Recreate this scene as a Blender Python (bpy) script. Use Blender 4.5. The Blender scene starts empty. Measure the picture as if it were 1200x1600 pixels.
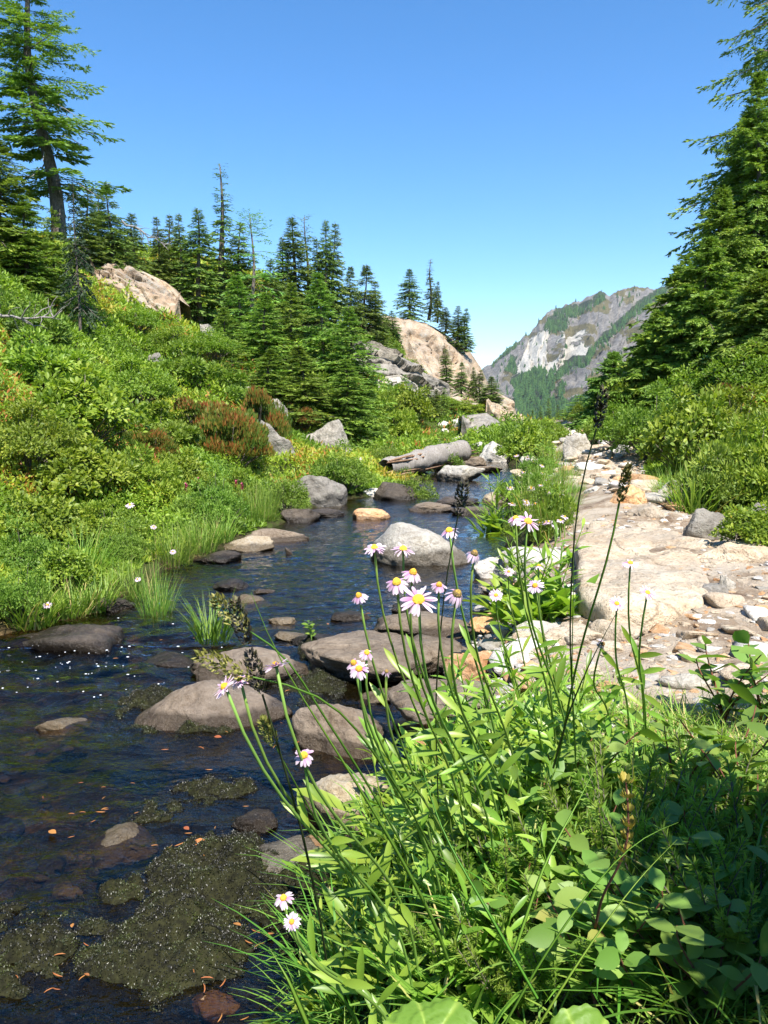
import bpy, bmesh, math, random
import numpy as np
from mathutils import Vector, Matrix

# ------------------------------------------------------------------ camera, sky, sun, exposure
C = bpy.context.scene
COL = C.collection
H = 1.1                      # camera height above the stream
FPX = 1244.0                 # focal length in pixels of the 1200x1600 photograph
PITCH = math.radians(7.33)
cam = bpy.data.cameras.new('camera'); cam_o = bpy.data.objects.new('camera', cam); COL.objects.link(cam_o)
cam_o.location = (0, 0, H); cam_o.rotation_euler = (math.radians(90) - PITCH, 0, 0)
cam.sensor_fit = 'VERTICAL'; cam.sensor_height = 36; cam.lens = 36 * FPX / 1600
cam.clip_start = 0.02; cam.clip_end = 20000
C.camera = cam_o
SUN_AZ = math.radians(160)   # clockwise from +Y: behind the camera, a little to the right
SUN_EL = math.radians(57)
W = bpy.data.worlds.new('World'); C.world = W; W.use_nodes = True
wn = W.node_tree; bg = wn.nodes['Background']
sky = wn.nodes.new('ShaderNodeTexSky'); sky.sky_type = 'NISHITA'; sky.sun_disc = False
sky.sun_elevation = SUN_EL; sky.sun_rotation = SUN_AZ
sky.altitude = 1500; sky.air_density = 1.0; sky.dust_density = 0.05; sky.ozone_density = 2.2
hsv = wn.nodes.new('ShaderNodeHueSaturation'); hsv.inputs['Saturation'].default_value = 1.3
wn.links.new(sky.outputs[0], hsv.inputs['Color']); wn.links.new(hsv.outputs[0], bg.inputs[0]); bg.inputs[1].default_value = 0.122
sl = bpy.data.lights.new('sun', 'SUN'); sl.energy = 5.0; sl.angle = math.radians(0.5); sl.color = (1, .95, .87)
so = bpy.data.objects.new('sun', sl); COL.objects.link(so)
to_sun = Vector((math.sin(SUN_AZ) * math.cos(SUN_EL), math.cos(SUN_AZ) * math.cos(SUN_EL), math.sin(SUN_EL)))
so.rotation_euler = to_sun.to_track_quat('Z', 'Y').to_euler()
C.view_settings.view_transform = 'Standard'; C.view_settings.look = 'None'
C.view_settings.exposure = 1.08; C.view_settings.gamma = 1
C.render.engine = 'CYCLES'
C.cycles.max_bounces = 7; C.cycles.diffuse_bounces = 3; C.cycles.glossy_bounces = 3
C.cycles.transmission_bounces = 3; C.cycles.transparent_max_bounces = 12
C.cycles.caustics_reflective = False; C.cycles.caustics_refractive = False
C.cycles.use_denoising = True

# ------------------------------------------------------------------ helpers
def ray(u, v):
    t = (800 - v) / FPX; cp, sp = math.cos(PITCH), math.sin(PITCH)
    return np.array([(u - 600) / FPX, cp + t * sp, -sp + t * cp])
def atY(u, v, Y):
    d = ray(u, v); return np.array([0, 0, H]) + d * (Y / d[1])
def atZ(u, v, z=0.0):
    d = ray(u, v); return np.array([0, 0, H]) + d * ((z - H) / d[2])

def tag(o, label=None, cat=None, group=None, kind=None):
    if label: o['label'] = label
    if cat: o['category'] = cat
    if group: o['group'] = group
    if kind: o['kind'] = kind
    return o
def empty(name, loc, rz=0.0, label=None, cat=None, group=None, scale=1.0):
    o = bpy.data.objects.new(name, None); COL.objects.link(o)
    o.empty_display_size = .05
    o.location = tuple(float(c) for c in loc); o.rotation_euler = (0, 0, rz)
    o.scale = (scale,) * 3 if np.isscalar(scale) else scale
    return tag(o, label, cat, group)
def put(name, mesh, parent=None, loc=(0, 0, 0)):
    o = bpy.data.objects.new(name, mesh); COL.objects.link(o); o.location = loc
    if parent: o.parent = parent
    return o

def _h(ix, iy, iz, seed):
    with np.errstate(over='ignore'):
        n = (ix.astype(np.uint32) * np.uint32(374761393) + iy.astype(np.uint32) * np.uint32(668265263)
             + iz.astype(np.uint32) * np.uint32(2246822519) + np.uint32(seed * 3266489917 & 0xffffffff))
        n = (n ^ (n >> np.uint32(13))) * np.uint32(1274126177)
        n = n ^ (n >> np.uint32(16))
    return n.astype(np.float64) / 4294967295.0
def vnoise(p, seed=0):
    p = np.asarray(p, float)
    if p.shape[1] == 2: p = np.c_[p, np.zeros(len(p))]
    i = np.floor(p).astype(np.int64); f = p - i; f = f * f * (3 - 2 * f); r = 0
    for a in (0, 1):
        for b in (0, 1):
            for c in (0, 1):
                w = (f[:, 0] if a else 1 - f[:, 0]) * (f[:, 1] if b else 1 - f[:, 1]) * (f[:, 2] if c else 1 - f[:, 2])
                r = r + w * _h(i[:, 0] + a, i[:, 1] + b, i[:, 2] + c, seed)
    return r * 2 - 1
def fbm(p, seed=0, oct=4, gain=.5, lac=2.03):
    p = np.asarray(p, float); r = 0; a = 1
    for k in range(oct):
        r = r + a * vnoise(p, seed + k * 17); p = p * lac + 3.7; a *= gain
    return r
def sstep(a, b, x):
    t = np.clip((x - a) / (b - a), 0, 1); return t * t * (3 - 2 * t)
def nrm(a): return a / np.maximum(np.linalg.norm(a, axis=-1, keepdims=True), 1e-9)

class MB:
    """collects geometry and links it as ONE mesh object"""
    def __init__(s): s.v = []; s.f = {3: [], 4: []}; s.a = []; s.m = {3: [], 4: []}; s.n = 0
    def add(s, v, f, var=0.5, mat=0):
        v = np.asarray(v, float); f = np.asarray(f, int); k = f.shape[1]
        s.v.append(v); s.f[k].append(f + s.n); s.m[k].append(np.full(len(f), mat, int))
        s.a.append(np.full(len(v), var) if np.isscalar(var) else np.asarray(var, float)); s.n += len(v)
    def mesh(s, name, mats, smooth=True):
        me = bpy.data.meshes.new(name)
        V = np.concatenate(s.v); me.vertices.add(len(V)); me.vertices.foreach_set('co', V.ravel().astype(np.float32))
        loops = []; tot = []; mi = []
        for k in (3, 4):
            if s.f[k]:
                F = np.concatenate(s.f[k]); loops.append(F.ravel()); tot.append(np.full(len(F), k)); mi.append(np.concatenate(s.m[k]))
        L = np.concatenate(loops); T = np.concatenate(tot)
        me.loops.add(len(L)); me.loops.foreach_set('vertex_index', L.astype(np.int32))
        me.polygons.add(len(T)); me.polygons.foreach_set('loop_start', (np.cumsum(T) - T).astype(np.int32))
        me.polygons.foreach_set('loop_total', T.astype(np.int32))
        me.polygons.foreach_set('material_index', np.concatenate(mi).astype(np.int32))
        me.polygons.foreach_set('use_smooth', np.full(len(T), smooth))
        at = me.attributes.new('v', 'FLOAT', 'POINT'); at.data.foreach_set('value', np.concatenate(s.a).astype(np.float32))
        for m in (mats if isinstance(mats, (list, tuple)) else [mats]): me.materials.append(m)
        me.update(); me.validate()
        return me
    def build(s, name, mats, parent=None, smooth=True):
        return put(name, s.mesh(name, mats, smooth), parent)

# leaf templates: (verts, faces); y along the leaf, z its upper side, unit length
def leaf_t(width, rows=4, fold=.25, curve=.15, peak=.45, cols=3):
    ys = np.linspace(0, 1, rows + 1)
    w = width * np.sin(np.pi * ys ** (math.log(.5) / math.log(peak))) ** .8; w[0] = .02; w[-1] = .004
    v = []
    for y, ww in zip(ys, w):
        z = -curve * y * y
        v += [(-ww, y, z + fold * ww), (0, y, z), (ww, y, z + fold * ww)]
    f = []
    for r in range(rows):
        a = r * 3; f += [(a, a + 1, a + 4, a + 3), (a + 1, a + 2, a + 5, a + 4)]
    return np.array(v, float), np.array(f)
T_DIA = (np.array([(0, 0, 0), (.22, .45, .03), (0, 1, 0), (-.22, .45, .03)], float), np.array([(0, 1, 2, 3)]))
T_NEED = (np.array([(-.06, 0, 0), (.06, 0, 0), (.05, .7, 0), (0, 1, 0), (-.05, .7, 0)], float)[[0, 1, 3, 4]], np.array([(0, 1, 2, 3)]))
T_SPRAY = (np.array([(0, 0, 0), (.17, .3, -.03), (.10, .62, -.02), (0, 1, 0), (-.10, .62, -.02), (-.17, .3, -.03)], float), np.array([(0, 1, 2, 3), (0, 3, 4, 5)]))
T_LEAF = (np.array([(0, 0, 0), (.3, .42, .08), (0, 1, -.08), (-.3, .42, .08)], float), np.array([(0, 1, 2), (0, 2, 3)]))
T_OVAL = leaf_t(.29, 4, .22, .10, .5)
T_LANCE = leaf_t(.10, 5, .35, .22, .55)
T_ROUND = leaf_t(.42, 5, .12, .08, .42)

def inst(mb, T, pos, yd, nd, size, var=.5, mat=0, wid=1.0):
    tv, tf = T; N = len(pos); k = len(tv)
    if N == 0: return
    y = nrm(yd); x = nrm(np.cross(y, nd)); z = np.cross(x, y)
    size = np.broadcast_to(np.asarray(size, float), (N,)); wid = np.broadcast_to(np.asarray(wid, float), (N,))
    P = pos[:, None] + size[:, None, None] * (tv[None, :, 0, None] * x[:, None] * wid[:, None, None] + tv[None, :, 1, None] * y[:, None] + tv[None, :, 2, None] * z[:, None])
    F = (tf[None] + (np.arange(N) * k)[:, None, None]).reshape(-1, tf.shape[1])
    var = np.broadcast_to(np.asarray(var, float), (N,))
    mb.add(P.reshape(-1, 3), F, np.repeat(var, k), mat)

def tube(mb, pts, rad, sides=6, var=.5, mat=0, cap=True):
    pts = np.asarray(pts, float); n = len(pts); rad = np.broadcast_to(np.asarray(rad, float), (n,))
    tg = nrm(np.gradient(pts, axis=0)); ref = np.array([.31, .22, .93]) if abs(tg[0] @ np.array([.31, .22, .93])) < .95 else np.array([1., 0, 0])
    x = nrm(np.cross(tg, ref)); y = np.cross(tg, x); a = np.arange(sides) * 2 * np.pi / sides
    V = pts[:, None] + rad[:, None, None] * (np.cos(a)[None, :, None] * x[:, None] + np.sin(a)[None, :, None] * y[:, None])
    i = np.arange(n - 1)[:, None] * sides; j = np.arange(sides)[None]; j2 = (j + 1) % sides
    F = np.stack([i + j, i + j2, i + sides + j2, i + sides + j], -1).reshape(-1, 4)
    V = V.reshape(-1, 3)
    if cap:
        c = len(V); V = np.vstack([V, pts[-1]]); F3 = np.array([((n - 1) * sides + q, (n - 1) * sides + (q + 1) % sides, c) for q in range(sides)])
        b = mb.n; mb.add(V, F, var, mat); mb.f[3].append(F3 + b); mb.m[3].append(np.full(len(F3), mat, int))
    else: mb.add(V, F, var, mat)

def blades(mb, base, hd, L, wd, lean, bend, var, rows=5, mat=0, tw=0.0):
    """grass blades: base (N,3), hd horizontal lean direction (N,3)"""
    N = len(base); s = np.linspace(0, 1, rows + 1)
    up = np.array([0, 0, 1.0]); side = nrm(np.cross(hd, up[None]))
    th = lean[:, None] + bend[:, None] * s[None]                      # angle from vertical
    ds = L[:, None] / rows
    cx = np.cumsum(np.sin(th) * ds, 1) - np.sin(th[:, :1]) * ds; cz = np.cumsum(np.cos(th) * ds, 1) - np.cos(th[:, :1]) * ds
    P = base[:, None] + cx[..., None] * hd[:, None] + cz[..., None] * up
    w = wd[:, None] * (1 - s[None] ** 2.2) * .5 + .0002
    sd = side[:, None] * w[..., None]
    V = np.stack([P - sd, P + sd], 2).reshape(N, -1, 3); k = (rows + 1) * 2
    q = np.array([(2 * r, 2 * r + 1, 2 * r + 3, 2 * r + 2) for r in range(rows)])
    F = (q[None] + (np.arange(N) * k)[:, None, None]).reshape(-1, 4)
    mb.add(V.reshape(-1, 3), F, np.repeat(np.broadcast_to(var, (N,)), k), mat)

def bez(p0, p1, p2, p3, n=10):
    t = np.linspace(0, 1, n)[:, None]
    return (1 - t) ** 3 * p0 + 3 * t * (1 - t) ** 2 * p1 + 3 * t * t * (1 - t) * p2 + t ** 3 * p3

# ------------------------------------------------------------------ materials
def newmat(name):
    m = bpy.data.materials.new(name); m.use_nodes = True
    nt = m.node_tree; return m, nt, nt.nodes['Principled BSDF'], nt.nodes['Material Output']
def ramp(nt, stops, fac=None, interp='LINEAR'):
    r = nt.nodes.new('ShaderNodeValToRGB'); r.color_ramp.interpolation = interp
    e = r.color_ramp.elements
    while len(e) < len(stops): e.new(.5)
    for el, (p, c) in zip(e, stops): el.position = p; el.color = (*c, 1) if len(c) == 3 else c
    if fac is not None: nt.links.new(fac, r.inputs[0])
    return r
def noise(nt, scale, vec=None, detail=5, rough=.6, dist=0.0):
    n = nt.nodes.new('ShaderNodeTexNoise'); n.inputs['Scale'].default_value = scale
    n.inputs['Detail'].default_value = detail; n.inputs['Roughness'].default_value = rough; n.inputs['Distortion'].default_value = dist
    if vec is not None: nt.links.new(vec, n.inputs['Vector'])
    return n
def math_n(nt, op, a, b=None, clamp=False):
    n = nt.nodes.new('ShaderNodeMath'); n.operation = op; n.use_clamp = clamp
    for k, x in enumerate((a, b)):
        if x is None: continue
        if isinstance(x, (int, float)): n.inputs[k].default_value = x
        else: nt.links.new(x, n.inputs[k])
    return n.outputs[0]
def mixc(nt, fac, a, b, mode='MIX'):
    n = nt.nodes.new('ShaderNodeMix'); n.data_type = 'RGBA'; n.blend_type = mode
    for s, x in ((n.inputs[0], fac), (n.inputs[6], a), (n.inputs[7], b)):
        if isinstance(x, (int, float)): s.default_value = x
        elif isinstance(x, tuple): s.default_value = (*x, 1)
        else: nt.links.new(x, s)
    return n.outputs[2]
def bump(nt, h, strength=.5, dist=.02, normal=None):
    b = nt.nodes.new('ShaderNodeBump'); b.inputs['Strength'].default_value = strength; b.inputs['Distance'].default_value = dist
    nt.links.new(h, b.inputs['Height'])
    if normal is not None: nt.links.new(normal, b.inputs['Normal'])
    return b.outputs[0]

def leaf_mat(name, stops, trans=.35, tcol=(1.5, 1.6, .7), rough=.5, spec=.35, objvar=.25):
    m, nt, b, out = newmat(name)
    at = nt.nodes.new('ShaderNodeAttribute'); at.attribute_name = 'v'
    oi = nt.nodes.new('ShaderNodeObjectInfo')
    r = ramp(nt, stops, at.outputs['Fac'])
    hs = nt.nodes.new('ShaderNodeHueSaturation'); nt.links.new(r.outputs[0], hs.inputs['Color'])
    nt.links.new(math_n(nt, 'ADD', math_n(nt, 'MULTIPLY', oi.outputs['Random'], objvar), 1 - objvar / 2), hs.inputs['Value'])
    nt.links.new(math_n(nt, 'ADD', math_n(nt, 'MULTIPLY', oi.outputs['Random'], .03), .485), hs.inputs['Hue'])
    nt.links.new(hs.outputs[0], b.inputs['Base Color']); b.inputs['Roughness'].default_value = rough
    b.inputs['Specular IOR Level'].default_value = spec
    if trans > 0:
        t = nt.nodes.new('ShaderNodeBsdfTranslucent'); nt.links.new(mixc(nt, 1.0, hs.outputs[0], tcol, 'MULTIPLY'), t.inputs[0])
        mx = nt.nodes.new('ShaderNodeMixShader'); mx.inputs[0].default_value = trans
        nt.links.new(b.outputs[0], mx.inputs[1]); nt.links.new(t.outputs[0], mx.inputs[2]); nt.links.new(mx.outputs[0], out.inputs[0])
    return m
def rock_mat(name, cols, scale=3.0, wet=None, lichen=0.0, rough=.85, strata=0.0, speck=None, wetdark=.33, moss=None):
    m, nt, b, out = newmat(name)
    tc = nt.nodes.new('ShaderNodeTexCoord'); oi = nt.nodes.new('ShaderNodeObjectInfo')
    geo = nt.nodes.new('ShaderNodeNewGeometry')
    va = nt.nodes.new('ShaderNodeVectorMath'); va.operation = 'ADD'
    cb = nt.nodes.new('ShaderNodeCombineXYZ')
    for k in range(3): nt.links.new(math_n(nt, 'MULTIPLY', oi.outputs['Random'], 40.0 + 7 * k), cb.inputs[k])
    nt.links.new(geo.outputs['Position'], va.inputs[0]); nt.links.new(cb.outputs[0], va.inputs[1]); P = va.outputs[0]
    n1 = noise(nt, scale, P, 7, .65, .3); n2 = noise(nt, scale * 7, P, 6, .7); n3 = noise(nt, scale * .45, P, 4, .6, .8)
    f = math_n(nt, 'ADD', math_n(nt, 'MULTIPLY', n1.outputs[0], .5), math_n(nt, 'MULTIPLY', n2.outputs[0], .5))
    k = len(cols); r = ramp(nt, [(.36 + .28 * i / (k - 1), c) for i, c in enumerate(cols)], f)
    col = r.outputs[0]
    big = ramp(nt, [(.38, (.72, .72, .74)), (.62, (1.12, 1.1, 1.05))], n3.outputs[0])
    col = mixc(nt, .8, col, big.outputs[0], 'MULTIPLY')
    objv = math_n(nt, 'ADD', math_n(nt, 'MULTIPLY', oi.outputs['Random'], .4), .8)
    hs = nt.nodes.new('ShaderNodeHueSaturation'); nt.links.new(col, hs.inputs['Color']); nt.links.new(objv, hs.inputs['Value']); col = hs.outputs[0]
    vo = nt.nodes.new('ShaderNodeTexVoronoi'); vo.feature = 'DISTANCE_TO_EDGE'; vo.inputs['Scale'].default_value = scale * 1.1
    dv = nt.nodes.new('ShaderNodeVectorMath'); dv.operation = 'MULTIPLY_ADD'
    nt.links.new(n1.outputs['Color'], dv.inputs[0]); dv.inputs[1].default_value = (.5 / scale,) * 3; nt.links.new(P, dv.inputs[2]); nt.links.new(dv.outputs[0], vo.inputs['Vector'])
    crack = ramp(nt, [(0, (.45, .42, .40)), (.03, (1, 1, 1))], vo.outputs['Distance'])
    crm = math_n(nt, 'MULTIPLY', ramp(nt, [(.45, (0, 0, 0)), (.6, (1, 1, 1))], n3.outputs[0]).outputs[0], .8)
    col = mixc(nt, crm, col, mixc(nt, 1.0, col, crack.outputs[0], 'MULTIPLY'))
    if speck:
        sp = noise(nt, scale * 22, P, 3, .7)
        col = mixc(nt, math_n(nt, 'MULTIPLY', ramp(nt, [(.55, (0, 0, 0)), (.66, (1, 1, 1))], sp.outputs[0]).outputs[0], .7), col, speck)
    if lichen > 0:
        ln = noise(nt, scale * 3.1, P, 6, .75); lm = ramp(nt, [(.56, (0, 0, 0)), (.66, (1, 1, 1))], ln.outputs[0])
        col = mixc(nt, math_n(nt, 'MULTIPLY', lm.outputs[0], lichen), col, (.34, .34, .27))
    if moss:
        mn = noise(nt, scale * 1.3, P, 5, .7); mm = ramp(nt, [(moss, (0, 0, 0)), (moss + .08, (1, 1, 1))], mn.outputs[0])
        col = mixc(nt, mm.outputs[0], col, (.035, .05, .012))
    rg = rough
    if wet is not None:
        sx = nt.nodes.new('ShaderNodeSeparateXYZ'); nt.links.new(geo.outputs['Position'], sx.inputs[0])
        zz = math_n(nt, 'SUBTRACT', sx.outputs[2], math_n(nt, 'MULTIPLY', math_n(nt, 'SUBTRACT', n1.outputs[0], .5), wet * 1.6))
        wm = ramp(nt, [(0, (1, 1, 1)), (1, (0, 0, 0))], math_n(nt, 'DIVIDE', math_n(nt, 'SUBTRACT', zz, wet * .75), wet * .35, True)).outputs[0]
        col = mixc(nt, wm, col, mixc(nt, 1.0, col, (wetdark, wetdark * .93, wetdark * .84), 'MULTIPLY'))
        rr = nt.nodes.new('ShaderNodeMapRange'); nt.links.new(wm, rr.inputs[0]); rr.inputs[3].default_value = rough; rr.inputs[4].default_value = .28
        nt.links.new(rr.outputs[0], b.inputs['Roughness'])
    else: b.inputs['Roughness'].default_value = rg
    nt.links.new(col, b.inputs['Base Color']); b.inputs['Specular IOR Level'].default_value = .35
    hb = math_n(nt, 'ADD', f, math_n(nt, 'MULTIPLY', vo.outputs['Distance'], .15))
    if strata > 0:
        wv = nt.nodes.new('ShaderNodeTexWave'); wv.inputs['Scale'].default_value = strata; wv.inputs['Distortion'].default_value = 6; wv.bands_direction = 'Z'
        mp = nt.nodes.new('ShaderNodeMapping'); mp.inputs['Rotation'].default_value = (.2, .35, 0); nt.links.new(P, mp.inputs[0]); nt.links.new(mp.outputs[0], wv.inputs[0])
        hb = math_n(nt, 'ADD', hb, math_n(nt, 'MULTIPLY', wv.outputs['Fac'], .25))
    nt.links.new(bump(nt, hb, 1.0, .2 / scale), b.inputs['Normal'])
    return m
def bark_mat(name, a, c, scale=30):
    m, nt, b, out = newmat(name); tc = nt.nodes.new('ShaderNodeTexCoord')
    mp = nt.nodes.new('ShaderNodeMapping'); mp.inputs['Scale'].default_value = (1, 1, .25); nt.links.new(tc.outputs['Object'], mp.inputs[0])
    n = noise(nt, scale, mp.outputs[0], 6, .7); r = ramp(nt, [(.35, a), (.65, c)], n.outputs[0])
    nt.links.new(r.outputs[0], b.inputs['Base Color']); b.inputs['Roughness'].default_value = .9
    nt.links.new(bump(nt, n.outputs[0], .8, .02), b.inputs['Normal']); return m
def plain_mat(name, c, rough=.6, c2=None, scale=40, spec=.3):
    m, nt, b, out = newmat(name); tc = nt.nodes.new('ShaderNodeTexCoord')
    n = noise(nt, scale, tc.outputs['Object'], 4, .6); c2 = c2 or tuple(x * .7 for x in c)
    nt.links.new(ramp(nt, [(.35, c2), (.65, c)], n.outputs[0]).outputs[0], b.inputs['Base Color'])
    b.inputs['Roughness'].default_value = rough; b.inputs['Specular IOR Level'].default_value = spec
    nt.links.new(bump(nt, n.outputs[0], .3, .003), b.inputs['Normal']); return m

M = {}
M['needle_far'] = leaf_mat('dark conifer needles', [(0, (0.062, 0.109, 0.023)), (.6, (0.140, 0.218, 0.037)), (1, (0.298, 0.354, 0.059))], .15, rough=.6)
M['needle'] = leaf_mat('conifer needles', [(0, (0.080, 0.138, 0.023)), (.6, (0.177, 0.287, 0.041)), (1, (0.396, 0.474, 0.065))], .22, rough=.55)
M['needle_dark'] = leaf_mat('needles with painted shade', [(0, (.012, .028, .010)), (1, (.035, .065, .02))], .1, rough=.6)  # darker copy of the needles, a fir's shade painted into the colour
M['needle_light'] = leaf_mat('pale conifer needles', [(0, (0.089, 0.185, 0.036)), (.6, (0.188, 0.327, 0.064)), (1, (0.328, 0.478, 0.091))], .25, rough=.6)
M['leaf'] = leaf_mat('green shrub leaves', [(0, (0.086, 0.152, 0.020)), (.5, (0.215, 0.303, 0.034)), (1, (0.429, 0.480, 0.067))], .35)
M['leaf_bright'] = leaf_mat('bright green leaves', [(0, (0.095, 0.167, 0.023)), (.5, (0.174, 0.274, 0.037)), (1, (0.316, 0.405, 0.075))], .38)
M['leaf_yellow'] = leaf_mat('yellow green leaves', [(0, (0.079, 0.146, 0.014)), (.5, (0.172, 0.255, 0.024)), (1, (0.290, 0.353, 0.048))], .35)
M['heather'] = leaf_mat('heather needles with rusty tips', [(0, (0.039, 0.081, 0.012)), (.45, (0.091, 0.137, 0.017)), (.7, (0.168, 0.143, 0.024)), (.85, (0.238, 0.098, 0.026)), (1, (0.280, 0.072, 0.024))], .2)
M['grass'] = leaf_mat('grass blades', [(0, (0.081, 0.179, 0.022)), (.5, (0.195, 0.328, 0.045)), (.85, (0.309, 0.417, 0.079)), (1, (0.554, 0.447, 0.190))], .35)
M['sedge'] = leaf_mat('deep green sedge', [(0, (0.054, 0.144, 0.017)), (.6, (0.126, 0.273, 0.030)), (1, (0.252, 0.374, 0.048))], .3)
M['cover'] = leaf_mat('mixed hillside leaves', [(0, (0.082, 0.151, 0.019)), (.35, (0.200, 0.319, 0.031)), (.6, (0.307, 0.408, 0.045)), (.8, (0.402, 0.389, 0.045)), (.92, (0.402, 0.212, 0.045)), (1, (0.472, 0.142, 0.045))], .35, objvar=0)
M['fore'] = leaf_mat('fresh foreground leaves', [(0, (0.102, 0.188, 0.020)), (.5, (0.202, 0.334, 0.036)), (1, (0.364, 0.480, 0.070))], .36, rough=.38, spec=.5)
M['huckle'] = leaf_mat('blue green oval leaves', [(0, (0.100, 0.193, 0.028)), (.6, (0.171, 0.283, 0.050)), (.93, (0.243, 0.340, 0.067)), (1, (0.370, 0.181, 0.063))], .33, rough=.5, spec=.4)
M['stem'] = leaf_mat('green stems', [(0, (0.135, 0.252, 0.038)), (1, (0.285, 0.434, 0.090))], .15)
M['bark'] = bark_mat('grey brown bark', (.055, .042, .034), (.20, .165, .14))
M['twig'] = bark_mat('grey dead twigs', (.16, .14, .12), (.36, .33, .30), 60)
M['redtwig'] = bark_mat('reddish stems', (.14, .045, .025), (.26, .10, .06), 80)
M['rock_pale'] = rock_mat('pale granite', [(.34, .27, .19), (.52, .46, .38), (.62, .58, .52)], 5, wet=.045)
M['rock_boulder'] = rock_mat('grey boulder granite', [(.22, .19, .14), (.40, .37, .32), (.52, .49, .44)], 5, wet=.11, lichen=.2, wetdark=.36)
M['rock_grey'] = rock_mat('grey brown stream rock', [(0.119, 0.086, 0.057), (0.189, 0.148, 0.110), (0.264, 0.213, 0.163)], 6, wet=.045, lichen=.15)
M['rock_dark'] = rock_mat('dark wet rock', [(0.040, 0.031, 0.022), (0.080, 0.062, 0.046), (0.136, 0.109, 0.083)], 7, wet=.05, rough=.5)
M['rock_tan'] = rock_mat('tan speckled rock', [(.24, .16, .085), (.42, .34, .23), (.52, .47, .38)], 8, wet=.05, speck=(.10, .075, .05))
M['rock_orange'] = rock_mat('orange stained rock', [(0.380, 0.176, 0.066), (0.598, 0.352, 0.176), (0.690, 0.506, 0.330)], 6, wet=.03)
M['rock_white'] = rock_mat('white stone', [(0.463, 0.414, 0.349), (0.636, 0.593, 0.533), (0.671, 0.655, 0.606)], 5)
M['rock_slab'] = rock_mat('pale layered slab', [(0.429, 0.315, 0.205), (0.590, 0.478, 0.346), (0.655, 0.590, 0.467)], 2.6, strata=2.0, speck=(.20, .15, .10))
M['rock_cliff'] = rock_mat('weathered grey outcrop', [(0.110, 0.095, 0.077), (0.276, 0.252, 0.215), (0.414, 0.378, 0.327)], 1.6, lichen=.4, strata=1.0)
M['rock_dome'] = rock_mat('orange pink dome granite', [(0.186, 0.165, 0.135), (0.340, 0.239, 0.153), (0.401, 0.330, 0.245), (0.324, 0.321, 0.288)], 1.1, strata=.35, lichen=.15)
# ------------------------------------------------------------------ terrain
def bank(pix): return np.array([atZ(u, v, 0)[:2] for u, v in pix])
BL = bank([(-330, 1010), (-150, 1010), (0, 988), (120, 962), (205, 925), (270, 885), (350, 862), (450, 815), (520, 785), (585, 775), (630, 768), (660, 745), (690, 728), (720, 716)])
BR = bank([(470, 1640), (515, 1540), (560, 1400), (590, 1300), (620, 1210), (690, 1110), (715, 1040), (730, 985), (765, 930), (790, 890), (790, 840), (800, 800), (812, 770), (812, 745), (800, 728), (790, 716)])
BL = BL[np.argsort(BL[:, 1])]; BR = BR[np.argsort(BR[:, 1])]
def xl(y): return np.interp(y, BL[:, 1], BL[:, 0], left=BL[0, 0])
def xr(y): return np.interp(y, BR[:, 1], BR[:, 0], left=BR[0, 0] - .12)
YEND = 17.2
CP = []
def cp(u, v, Y, dz=0.0):
    p = atY(u, v, Y); CP.append((p[0], p[1], p[2] + dz))
for a in BL[::2]: CP.append((a[0] - .06, a[1], .06))
for a in BR[::2]: CP.append((a[0] + .06, a[1], .06))
for a in [(0, 600, 7.5), (0, 800, 5.2),
          (100, 750, 6.2), (100, 500, 14), (200, 560, 15), (230, 640, 11.5), (330, 600, 16), (300, 720, 9.4), (400, 640, 14.5), (400, 720, 11.8), (480, 690, 15.5), (530, 720, 16.5),
          (460, 560, 26), (-300, 300, 12), (-300, 600, 5.5), (-200, 700, 5), (-500, 500, 6)]: cp(*a, dz=-.22)
for a in [(0, 380, 14), (60, 395, 17), (150, 425, 22), (230, 440, 26), (275, 478, 27), (330, 510, 27), (400, 490, 34)]: cp(*a, dz=-.75)
for a in [(560, 630, 25), (600, 700, 21), (650, 690, 24), (700, 670, 29), (740, 660, 32), (800, 662, 35), (500, 500, 44), (400, 420, 60), (200, 400, 45), (600, 720, 19)]: cp(*a)
for a in [(600, 546, 45), (622, 556, 47), (640, 580, 47), (655, 600, 46)]: cp(*a, dz=-.8)
for a in [(560, 530, 47), (700, 590, 52), (760, 640, 50), (810, 672, 44), (840, 678, 40)]: cp(*a, dz=-1.4)
for x, y, z in [(1.0, 3.6, .30), (1.7, 4.2, .36), (1.2, 5.2, .33), (1.55, 6.4, .36), (1.9, 8.2, .44), (2.6, 11, .52), (3.9, 17, .62), (5.0, 22, .66), (.55, 1.3, .30), (.3, 1.6, .26), (.7, .8, .34), (1.3, 2.2, .34), (.75, 2.4, .27), (.45, 2.9, .2), (.95, 2.9, .27), (2.2, 3.2, .42),
                (0, -.2, .25), (1.5, -1, .45), (-.1, -2, .22), (-3.2, -1, .7), (-5, 1, 2.0), (-8, -2, 3), (4, 0, 1.2), (4, -3, 1.3),
                (2.3, 4.4, .44), (2.7, 6.4, .5), (3.3, 8.6, .75), (4.0, 10.5, 1.0), (3.4, 4.8, .95), (4.6, 6.8, 1.7), (5.6, 9.2, 2.3), (6.5, 12, 2.8), (5.0, 14.5, 1.15), (6.5, 17.5, 1.5), (6.2, 21, 1.2), (8, 22, 2.4), (10, 30, 2.2), (10, 8, 4.5), (14, 16, 6),
                (3.2, 14.5, .45), (2.9, 19, .45), (4.3, 26, .1), (6.5, 27.5, .15), (5, 34, -1.5), (9, 45, -4), (8, 60, -10), (15, 60, -10), (0, 70, 0), (22, 40, 5), (-20, 30, 8.5), (-30, 50, 10), (-40, 20, 12), (-16, 10, 6), (-25, 70, 6)]: CP.append((x, y, z))
CP = np.array(CP)
def warp(x, y):
    w = np.maximum(y, -2.6) + 4.0
    return np.stack([x / w * 4.0, 2.6 * np.log(w)], -1)
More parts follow.
